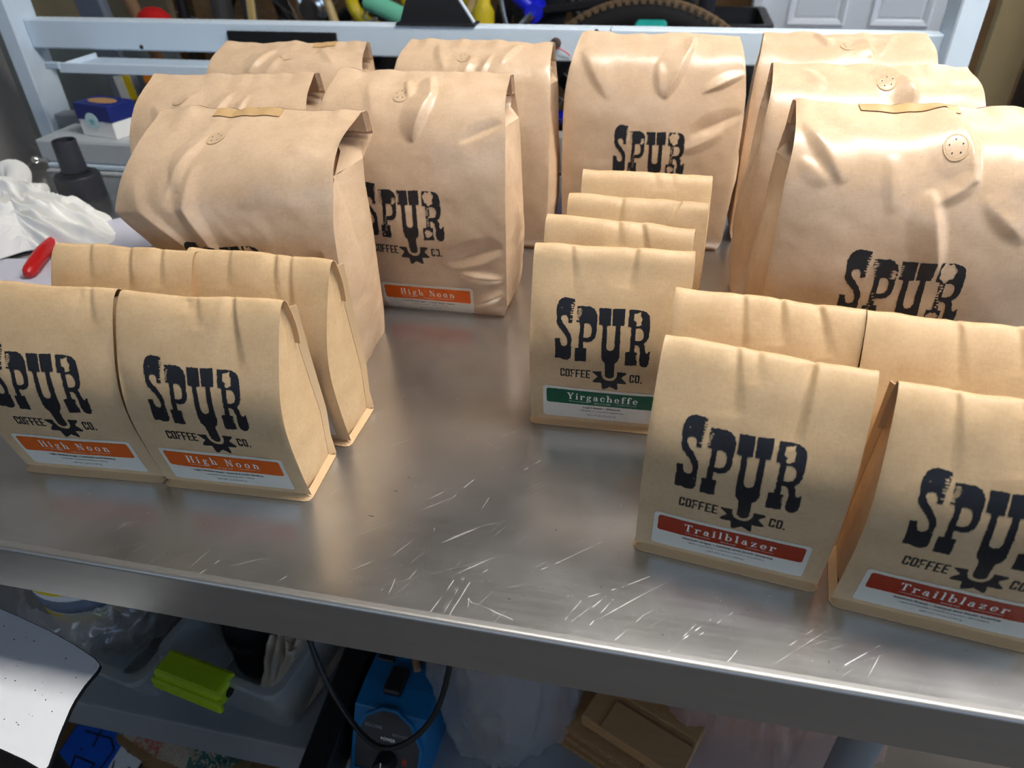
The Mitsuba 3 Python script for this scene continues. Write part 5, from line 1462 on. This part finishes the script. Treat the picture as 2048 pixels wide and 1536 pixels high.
gb = thing('gold_bicycle', 'bicycle with pale gold fork and black tyres behind the left bags', 'bicycle')
RA, FA = bike(gb, -1.30, 2.70, -0.05, 0.95, 'm_black', 1, 0.02)
wheel(gb, 'wheel', FA + [-0.06, -0.1, 0.0], 0.30, (0.2, 1, 0), 0.024, tan=False)
wheel(gb, 'wheel', RA + [0.0, 0, 0.0], 0.30, (0.1, 1, 0), 0.024, tan=False)
put(gb + '__fork_leg', tube([(-1.075, 2.30, 0.17), (-1.035, 2.28, 0.05)], 0.014, 12), 'm_gold', smooth=30, label='pale gold fork leg')
put(gb + '__gear_cluster', xf(lathe([(0, 0), (0.05, 0), (0.05, 0.004), (0.04, 0.008), (0.04, 0.016), (0.03, 0.02), (0.03, 0.03), (0, 0.03)], 28), rotx(math.pi / 2), (-1.13, 2.32, 0.115)), 'm_chrome', smooth=20)

# ------------------------------------------------------------------ other things behind the beam
tb_ = thing('black_tub', 'black plastic tub beside the white door behind the beam', 'tub')
put(tb_ + '__tub', xf(bin_mesh(0.34, 0.30, 0.34, 0.86, 0.022, 0.006), None, (0.06, 2.42, -0.245)), 'm_black', smooth=40)
ts = thing('tub_stand', 'low dark stand carrying the black tub', 'stand')
put(ts + '__top', rbox((-0.14, 2.25, -0.27), (0.25, 2.6, -0.246), 0.003), 'm_darkwood')
for x in (-0.12, 0.22):
    for y in (2.27, 2.57):
        put(ts + '__leg', rbox((x - 0.012, y - 0.012, FLOOR), (x + 0.012, y + 0.012, -0.27), 0.002), 'm_darkwood')
up_ = thing('black_pipe', 'black pipe standing out of the black tub', 'pipe')
put(up_ + '__pipe', tube([(0.04, 2.34, -0.2), (0.075, 2.34, 0.20)], 0.024, 16), 'm_rubber', smooth=30)
put(up_ + '__cap', tube([(0.033, 2.34, -0.24), (0.04, 2.34, -0.2)], 0.027, 16), 'm_black', smooth=30)
te = thing('teal_case', 'small teal plastic case seen through the tyre arch', 'case')
put(te + '__case', rbox((-0.105, 1.87, -0.02), (-0.030, 1.93, 0.157), 0.008), 'm_teal')
put(te + '__band', rbox((-0.107, 1.868, 0.02), (-0.028, 1.932, 0.05), 0.006), 'm_black')
tes = thing('wooden_stool', 'narrow wooden stool under the teal case', 'stool')
put(tes + '__seat', rbox((-0.16, 1.82, -0.05), (0.02, 1.96, -0.0205), 0.003), 'm_wood')
for x in (-0.145, 0.005):
    for y in (1.835, 1.945):
        put(tes + '__leg', rbox((x - 0.012, y - 0.012, FLOOR), (x + 0.012, y + 0.012, -0.05), 0.002), 'm_wood')
bp = thing('brown_panel', 'brown cardboard panel standing at the back behind the bicycles', 'panel')
put(bp + '__sheet', rbox((-1.95, 2.93, FLOOR), (-0.75, 2.96, 0.75), 0.003), 'm_card')
put(bp + '__fold', rbox((-1.40, 2.925, FLOOR), (-1.385, 2.932, 0.75), 0.002), 'm_corr')

# left background
ol = thing('olive_panel', 'olive brown panel above a grey skirt behind the left end of the pale beam', 'panel')
put(ol + '__sheet', rbox((-2.42, 2.30, 0.07), (-1.62, 2.33, 1.2), 0.003), 'm_olive')
put(ol + '__skirt', rbox((-2.42, 2.28, FLOOR), (-1.62, 2.30, 0.07), 0.003), 'm_greywall')
sl = thing('slate_board', 'slate blue board leaning behind the sealing machine with yellow and white label', 'board')
RS_, TS_ = roty(math.radians(-6)), (-1.640, 2.0, 0.05)
put(sl + '__board', xf(rbox((-0.045, -0.018, -0.94), (0.045, 0.018, 0.60), 0.008), RS_, TS_), 'm_slate')
put(sl + '__label', xf(rbox((-0.012, -0.0215, -0.145), (0.018, -0.0178, -0.075), 0.001), RS_, TS_), 'm_white')
put(sl + '__label', xf(rbox((0.018, -0.0215, -0.145), (0.044, -0.0178, -0.075), 0.001), RS_, TS_), 'm_yellow')
ws_ = thing('wooden_pole', 'light brown wooden pole leaning beside the slate board', 'pole')
put(ws_ + '__pole', tube([(-1.36, 2.13, -0.89), (-1.70, 2.13, 0.45)], 0.020, 14), 'm_wood', smooth=30)
put(ws_ + '__tip', tube([(-1.70, 2.13, 0.45), (-1.705, 2.13, 0.47)], 0.016, 14), 'm_wood', smooth=30)
ob = thing('orange_box', 'bright orange box behind the beam and the left bags', 'box')
put(ob + '__box', rbox((-1.50, 1.93, -0.32), (-1.40, 2.02, 0.004), 0.004), 'm_orange_box')
put(ob + '__lid', rbox((-1.503, 1.927, -0.03), (-1.397, 2.023, 0.010), 0.004), 'm_orange_box')
obs = thing('dark_crate', 'dark crate under the orange box', 'crate')
put(obs + '__body', rbox((-1.52, 1.90, FLOOR), (-1.36, 2.04, -0.3605), 0.004), 'm_darkwood')
put(obs + '__rim', rbox((-1.525, 1.895, -0.36), (-1.355, 2.045, -0.3205), 0.004), 'm_black')
rc = thing('red_hat', 'bright red cloth hat hanging behind the pale beam', 'hat')
put(rc + '__crown', xf(lathe([(0, 0.062), (0.022, 0.058), (0.042, 0.042), (0.048, 0.018), (0.049, 0.0), (0.046, 0.0), (0.044, 0.015), (0.0, 0.05)], 30), rotx(-0.2), (-1.468, 2.0, 0.098)), 'm_redcloth', smooth=True)
put(rc + '__brim', xf(prism(affinity.scale(Point(0, 0).buffer(1), 0.046, 0.03), 0, 0.004), rotx(0.2), (-1.468, 1.95, 0.096)), 'm_redcloth')
dr_ = thing('dark_red_bag', 'dark red fabric bag hanging behind the red cap', 'bag')
put(dr_ + '__body', xf(sheet(mound(0.20, 0.30, 0.10, 51, 2.0), 0.004), rotx(math.pi / 2), (-1.62, 2.22, 0.30)), 'm_darkred', smooth=True)
put(dr_ + '__strap', tube([(-1.62, 2.17, 0.42), (-1.62, 2.21, 0.75)], 0.008, 8), 'm_darkred', smooth=True)
for i, (x, r, mt) in enumerate(((-1.40, 0.016, 'm_black'), (-1.275, 0.030, 'm_dark_grey'), (-1.19, 0.020, 'm_dark_grey'))):
    k = thing('upright_pipe', ['thin black upright pipe right of the red cap', 'thick grey upright pipe behind the beam', 'grey upright pipe left of the thin wooden stick'][i], 'pipe', 'upright pipes behind the beam')
    put(k + '__pipe', tube([(x * 1.02, 2.065, FLOOR), (x, 2.065, 0.7)], r, 18), mt, smooth=30)
    put(k + '__foot', tube([(x * 1.02, 2.065, FLOOR), (x * 1.02, 2.065, FLOOR + 0.02)], r + 0.008, 18), 'm_black', smooth=30)
sl2 = thing('pale_wooden_stick', 'thin pale wooden stick standing right of the grey pipes', 'slat')
put(sl2 + '__slat', xf(rbox((-0.009, -0.006, -1.0), (0.009, 0.006, 0.6), 0.001), roty(math.radians(6)), (-1.14, 1.97, 0.15)), 'm_gold')
put(sl2 + '__tip', xf(rbox((-0.0095, -0.0065, 0.59), (0.0095, 0.0065, 0.602), 0.001), roty(math.radians(6)), (-1.14, 1.97, 0.15)), 'm_wood')
ch = thing('curved_hook', 'black curved hook in front of the grey pipes', 'hook')
put(ch + '__rod', tube(smooth_path([(-1.33, 2.0, 0.05), (-1.325, 1.99, 0.105), (-1.29, 1.98, 0.11), (-1.25, 1.98, 0.085)], 20), 0.005, 8), 'm_chrome', smooth=True)
